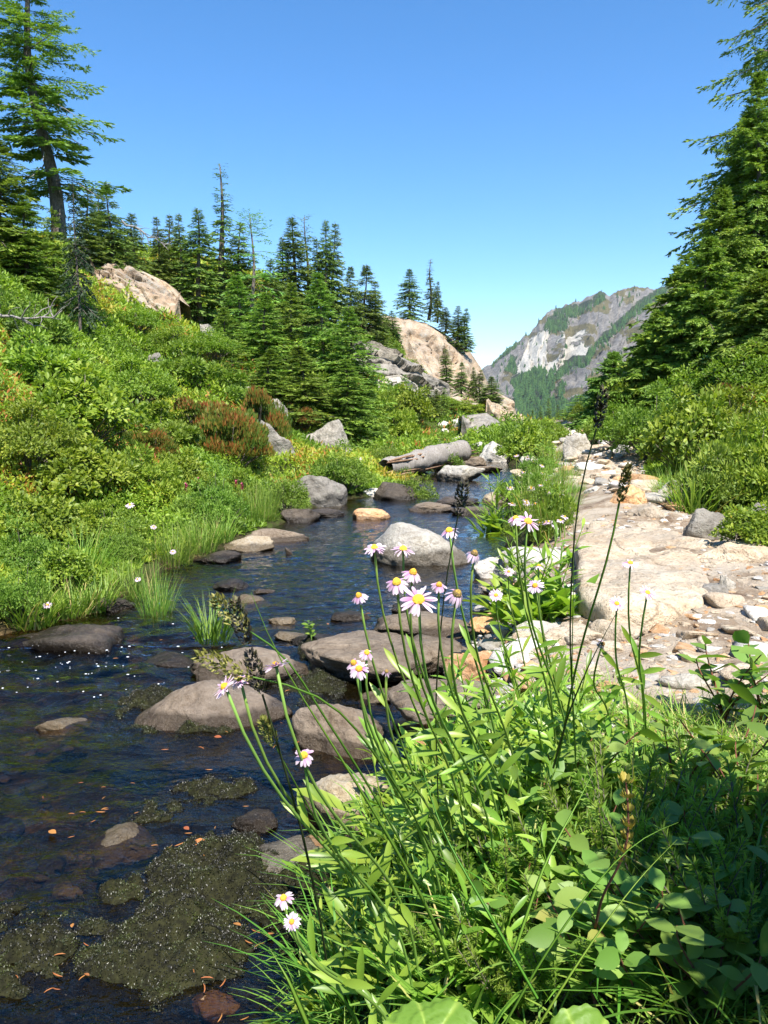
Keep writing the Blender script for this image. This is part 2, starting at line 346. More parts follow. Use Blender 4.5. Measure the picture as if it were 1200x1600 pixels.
def tps(r2): return np.where(r2 > 1e-12, .5 * r2 * np.log(np.maximum(r2, 1e-12)), 0)
_cw = warp(CP[:, 0], CP[:, 1]); _n = len(CP)
_K = tps(((_cw[:, None] - _cw[None]) ** 2).sum(-1)) + np.eye(_n) * .004
_P = np.c_[np.ones(_n), _cw]; _A = np.zeros((_n + 3, _n + 3)); _A[:_n, :_n] = _K; _A[:_n, _n:] = _P; _A[_n:, :_n] = _P.T
_W = np.linalg.solve(_A, np.r_[CP[:, 2], 0, 0, 0])
def base_h(x, y):
    q = warp(x, y); r2 = ((q[:, None] - _cw[None]) ** 2).sum(-1)
    return tps(r2) @ _W[:_n] + _W[_n] + q @ _W[_n + 1:]
def bank_dist(x, y):
    """>0 outside the stream, roughly metres"""
    a = xl(y) - x; b = x - xr(y)
    d = np.maximum(a, b); d = np.maximum(d, (y - YEND) * .8)
    return d + .07 * fbm(np.c_[x * 3.1, y * 2.2], 5, 3)
def ground_h(x, y):
    x = np.atleast_1d(np.asarray(x, float)); y = np.atleast_1d(np.asarray(y, float)); out = np.empty(len(x))
    for i in range(0, len(x), 20000):
        X = x[i:i + 20000]; Y = y[i:i + 20000]; r = np.hypot(X, Y)
        z = base_h(X, Y); d = bank_dist(X, Y)
        n = fbm(np.c_[X * .9, Y * .9], 3, 4) * .05 * np.clip(r / 5, .35, 3.5) + fbm(np.c_[X * 6, Y * 6], 9, 3) * .012
        z = z + n * sstep(.1, .8, d)
        bed = -.05 - .13 * sstep(0, -.5, d) + .045 * fbm(np.c_[X * 4, Y * 4], 21, 4)
        t = sstep(-.12, .10, d); z = np.maximum(z, .03) * t + bed * (1 - t) if True else z
        far = sstep(46, 110, r); zfar = -32 + 3 * fbm(np.c_[X * .01, Y * .01], 2, 3)
        low = sstep(20, 46, Y) * 0
        # beyond the near valley the land falls away
        z = np.where(r > 46, np.clip(z, -40, 14), z); z = z * (1 - far) + zfar * far
        out[i:i + 20000] = z
    return out
def base_only(z, r): return z
_ST = np.geomspace(.75, 95, 700)
def ground(u, v):
    d = ray(u, v); d = d / d[1]; P = np.array([0, 0, H])[None] + d[None] * _ST[:, None]
    g = ground_h(P[:, 0], P[:, 1]); below = P[:, 2] <= np.maximum(g, 0.0)
    k = int(np.argmax(below)) if below.any() else len(_ST) - 1
    k = max(k, 1); a = P[k - 1, 2] - max(g[k - 1], 0); c = P[k, 2] - max(g[k], 0); t = a / (a - c) if a != c else 0
    p = P[k - 1] + (P[k] - P[k - 1]) * np.clip(t, 0, 1); return p
def gh(x, y): return float(ground_h([x], [y])[0])

fr = np.radians(np.concatenate([np.arange(-42, 42.01, .17)])); rest = np.radians(np.arange(46, 318, 4.0))
ang = np.concatenate([fr, rest]); rr = np.geomspace(.22, 5200, 330)
A, R = np.meshgrid(ang, rr); GX = (R * np.sin(A)).ravel(); GY = (R * np.cos(A)).ravel(); GZ = ground_h(GX, GY)
PATH = np.array([(1.35, 1.9), (1.3, 3.0), (1.35, 4.2), (1.45, 5.3), (1.75, 6.6), (2.15, 8.5), (2.75, 11.0), (3.7, 15), (4.5, 19), (5.0, 23)])
def path_dist(x, y):
    px = np.interp(y, PATH[:, 1], PATH[:, 0]); w = np.interp(y, [1.9, 3, 4.2, 6, 9, 16, 23], [.62, .75, .62, .5, .45, .55, .6])
    d = np.abs(x - px) - w; d = np.maximum(d, np.maximum(1.75 - y, y - 24)); return d + .16 * fbm(np.c_[x * 2.5, y * 2.0], 31, 3)
g = MB(); na = len(ang); i = np.arange(len(rr) - 1)[:, None] * na; j = np.arange(na)[None]; j2 = (j + 1) % na
g.add(np.c_[GX, GY, GZ], np.stack([i + j, i + na + j, i + na + j2, i + j2], -1).reshape(-1, 4), np.where(bank_dist(GX, GY) < .02, 0.0, 1.0))
g.add(np.array([(0, 0, gh(0, 0))]), np.zeros((0, 4), int)); g.f[3].append(np.array([(g.n - 1, a, (a + 1) % na) for a in range(na)])); g.m[3].append(np.zeros(na, int))
m, nt, b, out = newmat('soil and turf'); geo = nt.nodes.new('ShaderNodeNewGeometry'); at = nt.nodes.new('ShaderNodeAttribute'); at.attribute_name = 'v'
n1 = noise(nt, 1.1, geo.outputs['Position'], 7, .65); n2 = noise(nt, 9, geo.outputs['Position'], 6, .7); n3 = noise(nt, 60, geo.outputs['Position'], 4, .7)
soil = ramp(nt, [(.3, (.035, .030, .012)), (.5, (.055, .075, .015)), (.68, (.085, .12, .022))], n1.outputs[0]).outputs[0]
soil = mixc(nt, ramp(nt, [(.5, (0, 0, 0)), (.62, (1, 1, 1))], n2.outputs[0]).outputs[0], soil, (.045, .034, .02))
bed = ramp(nt, [(.36, (.008, .009, .004)), (.48, (.022, .020, .008)), (.56, (.055, .038, .016)), (.66, (.17, .115, .055))], math_n(nt, 'ADD', math_n(nt, 'MULTIPLY', n2.outputs[0], .7), math_n(nt, 'MULTIPLY', n3.outputs[0], .3))).outputs[0]
nt.links.new(mixc(nt, at.outputs['Fac'], bed, soil), b.inputs['Base Color']); b.inputs['Roughness'].default_value = .9; b.inputs['Specular IOR Level'].default_value = .15
nt.links.new(bump(nt, math_n(nt, 'ADD', n2.outputs[0], math_n(nt, 'MULTIPLY', n3.outputs[0], .3)), .8, .05), b.inputs['Normal'])
M['soil'] = m
tag(g.build('ground', m), kind='structure')

# trail: a sheet lying just above the ground
def strip_sheet(name, mat, dist, xs, ys, lift):
    X, Y = np.meshgrid(xs, ys); nx = len(xs); X = X.ravel(); Y = Y.ravel(); D = dist(X, Y); Z = ground_h(X, Y) + lift * sstep(.05, -.12, D) + .004 - .03 * sstep(.0, .09, D)
    k = np.arange(len(X)).reshape(len(ys), nx); q = np.stack([k[:-1, :-1], k[:-1, 1:], k[1:, 1:], k[1:, :-1]], -1).reshape(-1, 4)
    q = q[(D[q] < .1).all(1)]; used = np.unique(q); mp = np.full(len(X), -1); mp[used] = np.arange(len(used))
    s = MB(); s.add(np.c_[X, Y, Z][used], mp[q]); return tag(s.build(name, mat), kind='structure')
m, nt, b, out = newmat('trail dirt'); geo = nt.nodes.new('ShaderNodeNewGeometry')
n1 = noise(nt, 2.6, geo.outputs['Position'], 6, .65); n2 = noise(nt, 45, geo.outputs['Position'], 5, .75)
dirt = ramp(nt, [(.36, (.15, .09, .05)), (.47, (.34, .25, .165)), (.58, (.54, .45, .34))], n1.outputs[0]).outputs[0]
grit = ramp(nt, [(.52, (0, 0, 0)), (.62, (1, 1, 1))], n2.outputs[0]).outputs[0]
nt.links.new(mixc(nt, math_n(nt, 'MULTIPLY', grit, .55), dirt, (.50, .43, .34)), b.inputs['Base Color']); b.inputs['Roughness'].default_value = .95
nt.links.new(bump(nt, n2.outputs[0], 1, .03), b.inputs['Normal']); M['dirt'] = m
strip_sheet('trail', m, path_dist, np.arange(.3, 6, .04), np.concatenate([np.arange(1.6, 6, .04), np.arange(6, 24, .12)]), .012)

# ------------------------------------------------------------------ water
def water_z(x, y):
    # a gentle riffle on the left: the near pool lies a little lower
    return 0.0 * x
ys = np.concatenate([np.arange(.2, 6, .02), np.arange(6, 19.5, .09)]); us = np.linspace(-.12, 1.12, 190)
Xw = []; Yw = []
for y in ys:
    a = float(xl(y)) - .3; c = float(xr(y)) + .3; Xw.append(a + (c - a) * us); Yw.append(np.full(len(us), y))
Xw = np.concatenate(Xw); Yw = np.concatenate(Yw)
ripple = .0055 * fbm(np.c_[Xw * 5 + Yw * 1.2, Yw * 10], 41, 3) * sstep(.4, 2, Yw) + .022 * fbm(np.c_[Xw * 4.5, Yw * 7], 43, 4) * np.exp(-(((Xw + 1.55) / .8) ** 2 + ((Yw - 3.3) / .9) ** 2)) + .004 * fbm(np.c_[Xw * 16, Yw * 26], 44, 3)
s = MB(); nu = len(us); k = np.arange(len(Xw)).reshape(len(ys), nu)
s.add(np.c_[Xw, Yw, ripple], np.stack([k[:-1, :-1], k[:-1, 1:], k[1:, 1:], k[1:, :-1]], -1).reshape(-1, 4))
m, nt, b, out = newmat('clear stream water'); nt.nodes.remove(b); geo = nt.nodes.new('ShaderNodeNewGeometry')
mp = nt.nodes.new('ShaderNodeMapping'); mp.inputs['Scale'].default_value = (1, 1.7, 1); mp.inputs['Rotation'].default_value = (0, 0, .15); nt.links.new(geo.outputs['Position'], mp.inputs[0])
w1 = noise(nt, 9, mp.outputs[0], 4, .55, .6); w2 = noise(nt, 34, mp.outputs[0], 3, .6, .3)
hb = math_n(nt, 'ADD', w1.outputs[0], math_n(nt, 'MULTIPLY', w2.outputs[0], .28))
nb = bump(nt, hb, .42, .03)
tr = nt.nodes.new('ShaderNodeBsdfTransparent'); tr.inputs[0].default_value = (.52, .45, .34, 1)
gl = nt.nodes.new('ShaderNodeBsdfGlossy'); gl.inputs['Roughness'].default_value = .03; gl.inputs[0].default_value = (1, 1, 1, 1)
nt.links.new(nb, gl.inputs['Normal'])
frs = nt.nodes.new('ShaderNodeFresnel'); frs.inputs[0].default_value = 1.42; nt.links.new(nb, frs.inputs['Normal'])
mx = nt.nodes.new('ShaderNodeMixShader'); nt.links.new(frs.outputs[0], mx.inputs[0]); nt.links.new(tr.outputs[0], mx.inputs[1]); nt.links.new(gl.outputs[0], mx.inputs[2]); nt.links.new(mx.outputs[0], out.inputs[0])
M['water'] = m
tag(s.build('stream_water', m), kind='structure')

r_ = np.random.default_rng(3); fm = MB(); n = 240; fx = np.r_[r_.normal(-1.1, .25, n), r_.normal(-1.7, .35, n // 2)]; fy = np.r_[r_.normal(3.25, .22, n), r_.normal(3.6, .3, n // 2)]
_b = bmesh.new(); bmesh.ops.create_icosphere(_b, subdivisions=1, radius=1); BU = np.array([v.co for v in _b.verts]); BUF = np.array([[v.index for v in f.verts] for f in _b.faces]); _b.free()
for x, y in zip(fx, fy):
    if abs(fbm(np.array([[x * 6, y * 14]]), 8, 3)[0]) > .22: continue
    s_ = r_.uniform(.0012, .0042); fm.add(BU * np.array([s_ * r_.uniform(1, 2.2), s_ * 1.2, s_ * .5]) + np.array([x, y, .012]), BUF)
for x, y in [(a * .34 - .02, 5.05 + .05 * math.cos(a * 9)) for a in r_.uniform(0, 1, 0)]: pass
M['painted_glints'] = plain_mat('white glint specks', (.8, .82, .84), .3, (.7, .73, .76))  # white specks stand in for sun glints, sparkle painted as colour
tag(fm.build('painted_glints', M['painted_glints']), 'white specks painted as sun glints on the small riffle at the left', 'painted_glints', kind='stuff')

# ------------------------------------------------------------------ far mountain
def inpoly(px, py, poly):
    poly = np.array(poly, float); r = np.zeros(len(px), bool); j = len(poly) - 1
    for i in range(len(poly)):
        xi, yi = poly[i]; xj, yj = poly[j]
        c = ((yi > py) != (yj > py)) & (px < (xj - xi) * (py - yi) / (yj - yi + 1e-9) + xi); r ^= c; j = i
    return r
def Z5(l): return [(740 + a / 3.53, 420 + b_ / 3.53) for a, b_ in l]
SCREE = [Z5([(230, 580), (290, 430), (320, 370), (400, 330), (430, 350), (410, 400), (425, 470), (400, 500), (430, 505), (520, 400), (590, 340), (605, 350), (570, 410), (625, 430), (600, 470), (540, 510), (480, 575), (440, 560), (400, 520), (300, 570)]), Z5([(240, 575), (330, 440), (400, 480), (440, 540), (560, 470), (610, 460), (540, 515), (470, 578)]), Z5([(450, 400), (475, 345), (480, 350), (462, 402)])]
FOREST = [Z5([(200, 700), (210, 590), (330, 530), (430, 540), (450, 600), (560, 500), (650, 420), (720, 340), (850, 230), (1000, 110), (1060, 90), (1040, 130), (900, 240), (740, 360), (660, 440), (600, 520), (520, 570), (420, 680), (330, 730), (240, 730)]),
          Z5([(240, 730), (330, 740), (420, 700), (520, 720), (600, 690), (700, 700), (700, 960), (200, 960)]), Z5([(420, 240), (500, 205), (640, 180), (690, 120), (730, 140), (640, 205), (560, 240), (480, 250)]), Z5([(185, 540), (195, 470), (230, 480), (235, 550)]),
          Z5([(390, 320), (400, 270), (500, 260), (520, 310), (470, 325)]), Z5([(80, 520), (230, 390), (260, 385), (180, 450)]), Z5([(470, 690), (500, 640), (540, 600), (545, 640), (500, 700)])]
SKY_U = [700, 740, 762, 790, 830, 852, 870, 905, 935, 950, 965, 1000, 1020, 1045, 1080, 1150, 1250, 1400]
SKY_V = [640, 590, 572, 548, 520, 490, 482, 470, 456, 461, 455, 448, 452, 446, 440, 425, 410, 420]
def mtn(u, q):
    sv = np.interp(u, SKY_U, SKY_V) + 2.5 * vnoise(np.c_[u * .12, u * 0], 71) + 1.5 * vnoise(np.c_[u * .4, u * 0], 72)
    v = 700 + (sv - 700) * q; Y = 800 + 900 * q ** 1.1 + (u - 760) * -.4
    t = (800 - v) / FPX; cpp, spp = math.cos(PITCH), math.sin(PITCH); dy = cpp + t * spp
    X = (u - 600) / FPX / dy * Y; Z = H + (-spp + t * cpp) / dy * Y
    rid = (1 - np.abs(fbm(np.c_[u * .028 - q * 1.2, q * 1.5], 77, 5))) * 110 + fbm(np.c_[u * .15, q * 16], 78, 4) * 24
    env = np.sin(np.pi * np.clip(q, 0, 1) ** .8) * .8 + .2
    return X, Y - (rid - 60) * env, Z + fbm(np.c_[u * .3, q * 25], 79, 3) * 4 * env, v
NU, NV = 420, 190
uu, qq = np.meshgrid(np.linspace(700, 1400, NU), np.linspace(0, 1, NV)); X, Y, Z, V = mtn(uu.ravel(), qq.ravel()); U_ = uu.ravel() + 2.5 * fbm(np.c_[uu.ravel() * .2, V * .2], 80, 3); V_ = V + 3 * fbm(np.c_[uu.ravel() * .2, V * .2], 81, 3)
msk = np.full(len(X), .25)
for p in FOREST: msk[inpoly(U_, V_, p)] = .5
for p in SCREE: msk[inpoly(U_, V_, p)] = 1.0
msk[(msk == .25) & (fbm(np.c_[uu.ravel() * .05, V * .07], 85, 4) > .28)] = .0
mt = MB(); k = np.arange(NU * NV).reshape(NV, NU)
mt.add(np.c_[X, Y, Z], np.stack([k[:-1, :-1], k[:-1, 1:], k[1:, 1:], k[1:, :-1]], -1).reshape(-1, 4), msk)
top = np.c_[X, Y, Z].reshape(NV, NU, 3)[-1]; bk = top + np.array([0, 900, -420])[None]; o = mt.n
mt.add(np.vstack([top, bk]), np.array([(a, a + 1, NU + a + 1, NU + a) for a in range(NU - 1)]), .25)
m, nt, b, out = newmat('mountain rock scree and meadow'); geo = nt.nodes.new('ShaderNodeNewGeometry'); at = nt.nodes.new('ShaderNodeAttribute'); at.attribute_name = 'v'
n1 = noise(nt, .012, geo.outputs['Position'], 8, .7, .5); n2 = noise(nt, .09, geo.outputs['Position'], 6, .75)
f = math_n(nt, 'ADD', math_n(nt, 'MULTIPLY', n1.outputs[0], .5), math_n(nt, 'MULTIPLY', n2.outputs[0], .5))
rockc = ramp(nt, [(.38, (.13, .125, .12)), (.5, (.235, .22, .20)), (.62, (.37, .345, .31))], f).outputs[0]
mead = ramp(nt, [(.40, (.11, .105, .045)), (.6, (.20, .17, .085))], f).outputs[0]
scr = ramp(nt, [(.36, (.48, .45, .38)), (.6, (.66, .62, .54))], f).outputs[0]
fst = ramp(nt, [(.4, (.035, .055, .03)), (.62, (.075, .10, .05))], f).outputs[0]
def sel(lo, hi): return ramp(nt, [(lo, (0, 0, 0)), (hi, (1, 1, 1))], at.outputs['Fac']).outputs[0]
col = mixc(nt, sel(.05, .2), mead, rockc); col = mixc(nt, sel(.3, .45), col, fst); col = mixc(nt, sel(.6, .9), col, scr)
nt.links.new(col, b.inputs['Base Color']); b.inputs['Roughness'].default_value = 1; b.inputs['Specular IOR Level'].default_value = .05
nt.links.new(bump(nt, f, 1.0, 22), b.inputs['Normal'])
tag(mt.build('mountain', m), kind='structure')
rg = np.random.default_rng(8); cu = rg.uniform(740, 1090, 30000); cq = rg.uniform(.0, 1.0, 30000); X, Y, Z, V = mtn(cu, cq)
inside = np.zeros(len(cu), bool)
for p in FOREST: inside |= inpoly(cu, V - 8, p)
inside |= rg.random(len(cu)) < .012
X, Y, Z = X[inside], Y[inside], Z[inside]; N = len(X); fo = MB()
def cone_t(sides=6):
    v = []; f = []
    for tier, (z0, z1, r) in enumerate(((.08, .55, .17), (.38, .8, .125), (.66, 1.0, .08))):
        o = len(v); v += [(r * (1 + .25 * (k % 2)) * math.cos(k * 2 * math.pi / sides), r * (1 + .25 * (k % 2)) * math.sin(k * 2 * math.pi / sides), z0 - .03 * (k % 2)) for k in range(sides)] + [(0, 0, z1)]
        f += [(o + k, o + (k + 1) % sides, o + sides) for k in range(sides)]
    return np.array(v, float), np.array(f)
cv, cf = cone_t(); Tc = (cv[:, [0, 2, 1]] * np.array([1, 1, 1]), cf)
hh = rg.uniform(4.5, 9.5, N) * np.where(rg.random(N) < .1, 1.4, 1); a = rg.uniform(0, 6.28, N)
inst(fo, Tc, np.c_[X, Y, Z - .5], np.tile([0, 0, 1.], (N, 1)), np.c_[np.cos(a), np.sin(a), a * 0], hh, rg.random(N), wid=rg.uniform(1.2, 2.2, N))
M['needle_mtn'] = leaf_mat('distant forest needles', [(0, (.022, .05, .018)), (1, (.06, .11, .03))], 0, rough=1, spec=0, objvar=0)
tag(fo.build('distant_forest', M['needle_mtn']), 'dark conifer forest scattered over the far mountain slopes', 'forest', kind='stuff')

# ------------------------------------------------------------------ rocks
_bm = bmesh.new(); bmesh.ops.create_icosphere(_bm, subdivisions=5, radius=1); ICO5 = np.array([v.co for v in _bm.verts]); ICO5F = np.array([[v.index for v in f.verts] for f in _bm.faces]); _bm.free()
_bm = bmesh.new(); bmesh.ops.create_icosphere(_bm, subdivisions=3, radius=1); ICO3 = np.array([v.co for v in _bm.verts]); ICO3F = np.array([[v.index for v in f.verts] for f in _bm.faces]); _bm.free()
def rock_shape(seed, dirs, nplanes=16, soft=18, rough=.05, top=None):
    rg = np.random.default_rng(seed); N = nrm(rg.normal(size=(nplanes, 3))); D = rg.uniform(.72, 1.05, nplanes)
    if top is not None: N = np.vstack([N, nrm(np.array([[.05, -.05, 1.]]))]); D = np.r_[D, top]
    c = dirs @ N.T; q = np.where(c > .05, D[None] / np.maximum(c, .05), 20)
    r = -np.log(np.exp(-soft * q).sum(1)) / soft
    r = r * (1 + rough * fbm(dirs * 2.2 + seed, seed, 5) + rough * .4 * fbm(dirs * 7 + seed, seed + 3, 3) - .045 * np.exp(-(fbm(dirs * 1.5 + 2 * seed, seed + 8, 3) / .022) ** 2))
    P = dirs * r[:, None]; mn = P.min(0); mx = P.max(0); return (P - (mn + mx) / 2) / ((mx - mn) / 2)
def rock_mesh(seed, size, mat, lod=5, nplanes=16, soft=14, rough=.05, top=None):
    dirs, F = (ICO5, ICO5F) if lod == 5 else (ICO3, ICO3F)
    P = rock_shape(seed, dirs, nplanes, soft, rough, top) * np.array(size) / 2
    b = MB(); b.add(P, F); return b
RCOUNT = 0
def rock(u, v, w, h, mat, label, *rest_, taper=0.0, **kw_):
    global RTAPER; RTAPER = taper; o = _rock(u, v, w, h, mat, label, *rest_, **kw_); RTAPER = 0.0; return o
RTAPER = 0.0
def _rock(u, v, w, h, mat, label, name='rock', cat='rock', dr=.75, sink=.45, seed=None, rz=None, top=None, on=None, soft=11, rough=.09, nplanes=22, group=None):
    """a boulder whose visible outline is w x h photo pixels with its foot at (u, v)"""
    global RCOUNT; RCOUNT += 1; seed = seed or RCOUNT + 100; w *= 1.2; h *= 1.1
    p = ground(u, v) if on is None else atZ(u, v, on)
    Y = p[1]; W_ = w * Y / FPX; D_ = W_ * dr; th = math.atan2(H - p[2], Y)
    hz = max((h * Y / FPX - D_ * math.sin(th)) / math.cos(th), W_ * .16)
    full = hz / (1 - sink)
    b = rock_mesh(seed, (W_, D_, full), mat, 5, nplanes, soft, rough, top)
    if RTAPER: q_ = b.v[0]; q_[:, :2] *= (1 - RTAPER * np.clip(q_[:, 2:] / (full / 2) + .15, 0, 1) ** 1.3)
    o = b.build(name, M[mat]); o.location = (p[0], Y + D_ * .42, p[2] + hz - full / 2); o.rotation_euler = (0, 0, 0)
    return tag(o, label, cat, group)
def slab(pix, z0, z1y, thick, mat, label, name='rock_slab', seed=1, rough=.02, dome=.02):
    """a flat-topped rock with an outline; pixels are carried to the plane z = z0 + z1y*(y - ymin)"""
    P = np.array([atZ(u, v, z0)[:2] for u, v in pix]); n = 300
    Q = np.vstack([P, P[:1]]); s = np.r_[0, np.cumsum(np.linalg.norm(np.diff(Q, axis=0), axis=1))]; t = np.linspace(0, s[-1], n, endpoint=False)
    O = np.c_[np.interp(t, s, Q[:, 0]), np.interp(t, s, Q[:, 1])]; O = (O + np.roll(O, 1, 0) + np.roll(O, -1, 0)) / 3
    c = O.mean(0); sc = np.linalg.norm(O - c, axis=1).mean(); R_ = np.r_[np.linspace(.02, .9, 110), .94, .97, .99, 1.0, 1.005, 1.0, .98, .95]; dz = np.r_[np.zeros(110), -.003, -.008, -.016, -.03, -.3, -.6, -.85, -1]
    V = []
    for r, d in zip(R_, dz):
        X = c + (O - c) * r; X = X + .022 * sc * fbm(X * 9 / sc * .5 + seed, seed, 4)[:, None] * nrm(O - c) * r
        zt = z0 + z1y * (X[:, 1] - P[:, 1].min()) + dome * (1 - r * r) + rough * fbm(X * 2.2, seed + 5, 5) + rough * .6 * np.abs(fbm(X * 5.5 + 3, seed + 6, 3)) - .016 * np.exp(-(fbm(X * np.array([2.2, .8]) + 1.7, seed + 9, 3) / .02) ** 2) - .010 * np.exp(-(fbm(X * np.array([.9, 2.4]) + 5.1, seed + 10, 4) / .016) ** 2) - .006 * sstep(.3, .34, fbm(X * 1.6, seed + 12, 4))
        zz = zt + (d if d > -.1 else d * thick + .016)
        V.append(np.c_[X, zz])
    V = np.array(V); m_ = len(R_); k = np.arange(m_ * n).reshape(m_, n); k2 = np.roll(k, -1, 1)
    b = MB(); b.add(V.reshape(-1, 3) - np.r_[c, z0], np.stack([k[:-1], k[1:], k2[1:], k2[:-1]], -1).reshape(-1, 4))
    b.f[3].append(np.array([(0, q, q + 1) for q in range(1, n - 1)])); b.m[3].append(np.zeros(n - 2, int))
    o = b.build(name, M[mat]); o.location = (*c, z0); return tag(o, label, 'rock')
M['rock_slab2'] = M['rock_slab']
# stream and bank rocks
rock(655, 884, 146, 84, 'rock_boulder', 'big pale grey boulder with a dark wet base standing mid stream', 'boulder', 'boulder', seed=12, soft=7, nplanes=34, dr=.85, rough=.08, taper=.42)
rock(382, 862, 76, 30, 'rock_tan', 'small tan cracked rock at the grassy left waterline')
rock(428, 846, 92, 28, 'rock_grey', 'long flat grey brown rock just behind the small tan waterline rock', seed=15)
rock(492, 792, 84, 52, 'rock_cliff', 'large grey bank boulder with a dark overhung side on the left waterline', 'boulder', 'boulder', seed=33)
rock(468, 816, 52, 24, 'rock_dark', 'dark peaked wet rock in front of the grey bank boulder')
rock(508, 808, 56, 13, 'rock_dark', 'dark low wet ledge under the grey bank boulder')
rock(580, 812, 52, 19, 'rock_orange', 'brick shaped orange rock sitting in open water', seed=41, top=.7, soft=25)
rock(582, 776, 54, 14, 'rock_white', 'long thin pale stone on dark rock at far left bank', seed=42, dr=.4)
rock(620, 782, 66, 30, 'rock_dark', 'dark brown rock beside the small leafy island bush')
rock(676, 800, 64, 17, 'rock_grey', 'low brown rock with a pale chip, mid stream beyond the big boulder', seed=44)
rock(738, 806, 56, 18, 'rock_dark', 'dark flat wet rock near the right bank behind the big boulder')
rock(715, 790, 62, 10, 'rock_dark', 'thin dark stone shelf at water level between two low rocks')
rock(785, 788, 56, 22, 'rock_tan', 'tan rock at the right waterline beyond the low dark rocks', seed=46)
rock(722, 752, 64, 26, 'rock_boulder', 'blocky pale brown rock at the far end of the pool', seed=47, top=.6, soft=22)
rock(700, 736, 44, 18, 'rock_grey', 'grey rock tucked between the log and the blocky far rock', seed=48)
rock(735, 730, 46, 18, 'rock_grey', 'rounded grey rock behind the blocky far rock', seed=49)
rock(775, 722, 52, 32, 'rock_white', 'jagged white rock at the far head of the stream', seed=50, soft=30)
rock(760, 738, 50, 12, 'rock_grey', 'flat brown rock in front of the jagged white rock', seed=51)
rock(828, 728, 26, 16, 'rock_white', 'small white rock in the grass of the right far bank', seed=52)
rock(820, 742, 36, 10, 'rock_tan', 'small tan stone at the right waterline below a white rock', seed=152)
# near rocks in the water
rock(322, 1142, 225, 120, 'rock_grey', 'large smooth grey brown rock with mossy dark rim in the near stream', 'boulder', 'boulder', seed=60, soft=8, nplanes=30, dr=.75, rough=.07, taper=.3)
rock(385, 1066, 170, 72, 'rock_grey', 'flat brown rock carrying the green sedge tuft', seed=61, soft=9, dr=.6)
rock(590, 1072, 225, 100, 'rock_grey', 'broad flat grey rock behind the left flower cluster', seed=62, top=.55, soft=16, dr=.7)
rock(695, 1050, 130, 70, 'rock_grey', 'grey brown rock joining the broad flat rock to the gravel bank', seed=63, soft=10)
rock(545, 1182, 170, 110, 'rock_grey', 'smooth grey rock between the lowest yellow centred daisy and the bank', 'boulder', 'boulder', seed=64, soft=8, nplanes=12)
rock(553, 1298, 150, 120, 'rock_tan', 'speckled tan rock with brown wet foot at the near right waterline', 'boulder', 'boulder', seed=65, soft=12)
rock(395, 1300, 66, 42, 'rock_dark', 'small brown wet cobble alone in dark water', seed=66, soft=8)
rock(715, 1135, 190, 95, 'rock_grey', 'dark grey slab rock behind the tall flower stems', seed=67, top=.6, soft=14)
rock(640, 1148, 48, 34, 'rock_orange', 'orange cobble wedged beside the dark grey slab rock', seed=68)
rock(668, 1180, 60, 40, 'rock_orange', 'yellow brown cobble lower of the orange pair by the flower stems', seed=69)
rock(596, 1098, 66, 30, 'rock_tan', 'small tan rock between two grey rocks under the flower cluster', seed=70)
rock(742, 1066, 84, 56, 'rock_orange', 'light orange blocky rock at the edge of the gravel bank', seed=71, soft=25, top=.7)
rock(660, 996, 140, 34, 'rock_grey', 'low mottled grey rock at waterline beyond the broad flat rock', seed=72, soft=10)
rock(548, 970, 56, 20, 'rock_dark', 'mossy dark hump in open water left of the flower heads', seed=73)
rock(640, 960, 50, 22, 'rock_dark', 'dark wet hump half hidden behind the largest daisy', seed=74)
rock(455, 1000, 50, 14, 'rock_tan', 'small tan stone barely awash near the sedge tuft', seed=75, on=.0)
rock(490, 1012, 70, 22, 'rock_dark', 'dark mossy stone beside the seedling sprig', seed=76)
rock(75, 1024, 170, 26, 'rock_dark', 'wide dark wet rock with water sliding over it at the left edge', 'boulder', 'boulder', seed=77, soft=8, dr=.9, on=-.02, sink=.7)
rock(175, 955, 60, 26, 'rock_dark', 'dark stone under the left bank grass', seed=78)
rock(160, 945, 22, 14, 'rock_grey', 'little grey stone resting against the left bank grass', seed=79)
rock(330, 880, 70, 12, 'rock_dark', 'flat dark ledge below the yellow green bank grass', seed=80)
rock(452, 866, 12, 11, 'rock_grey', 'tiny grey stone poking out of the pool', seed=81)
rock(360, 922, 60, 12, 'rock_dark', 'dark wet stone strip in the shallows right of the tall bank grass', seed=82, on=0)
rock(410, 928, 30, 9, 'rock_grey', 'small flat stone in the shallows of the pool', seed=83, on=0)
rock(440, 1372, 100, 52, 'rock_boulder', 'pale flat stone at the near bank above the lowest flowers', seed=84, dr=1.0, top=.5)
rock(495, 1340, 74, 24, 'rock_orange', 'rusty flat stone half under water beside the pale flat stone', seed=85, on=0)
rock(178, 1342, 95, 76, 'rock_tan', 'tan stone seen through the shallow water at lower left', seed=86, on=-.012, dr=1.3, sink=.7, soft=9)
rock(88, 1142, 72, 20, 'rock_tan', 'flat tan stone just awash in the left current', seed=87, on=-.004, sink=.6)
rock(320, 1590, 90, 60, 'rock_orange', 'orange brown stone under water at the bottom edge', seed=88, on=-.015, sink=.7)
rock(100, 1400, 50, 26, 'rock_tan', 'small pale stone under the dark water at left', seed=89, on=-.015, sink=.7)
rock(440, 975, 40, 10, 'rock_tan', 'pale streak of stone just under the pool surface', seed=90, on=-.004, sink=.6)
rock(385, 945, 60, 10, 'rock_tan', 'tan submerged stone in the middle of the pool', seed=91, on=-.005, sink=.6)
rock(610, 1250, 60, 40, 'rock_orange', 'rusty wet stone behind the speckled tan rock', seed=92)
rock(255, 1045, 80, 18, 'rock_dark', 'dark stone lip with brown litter beside the sedge rock', seed=93)
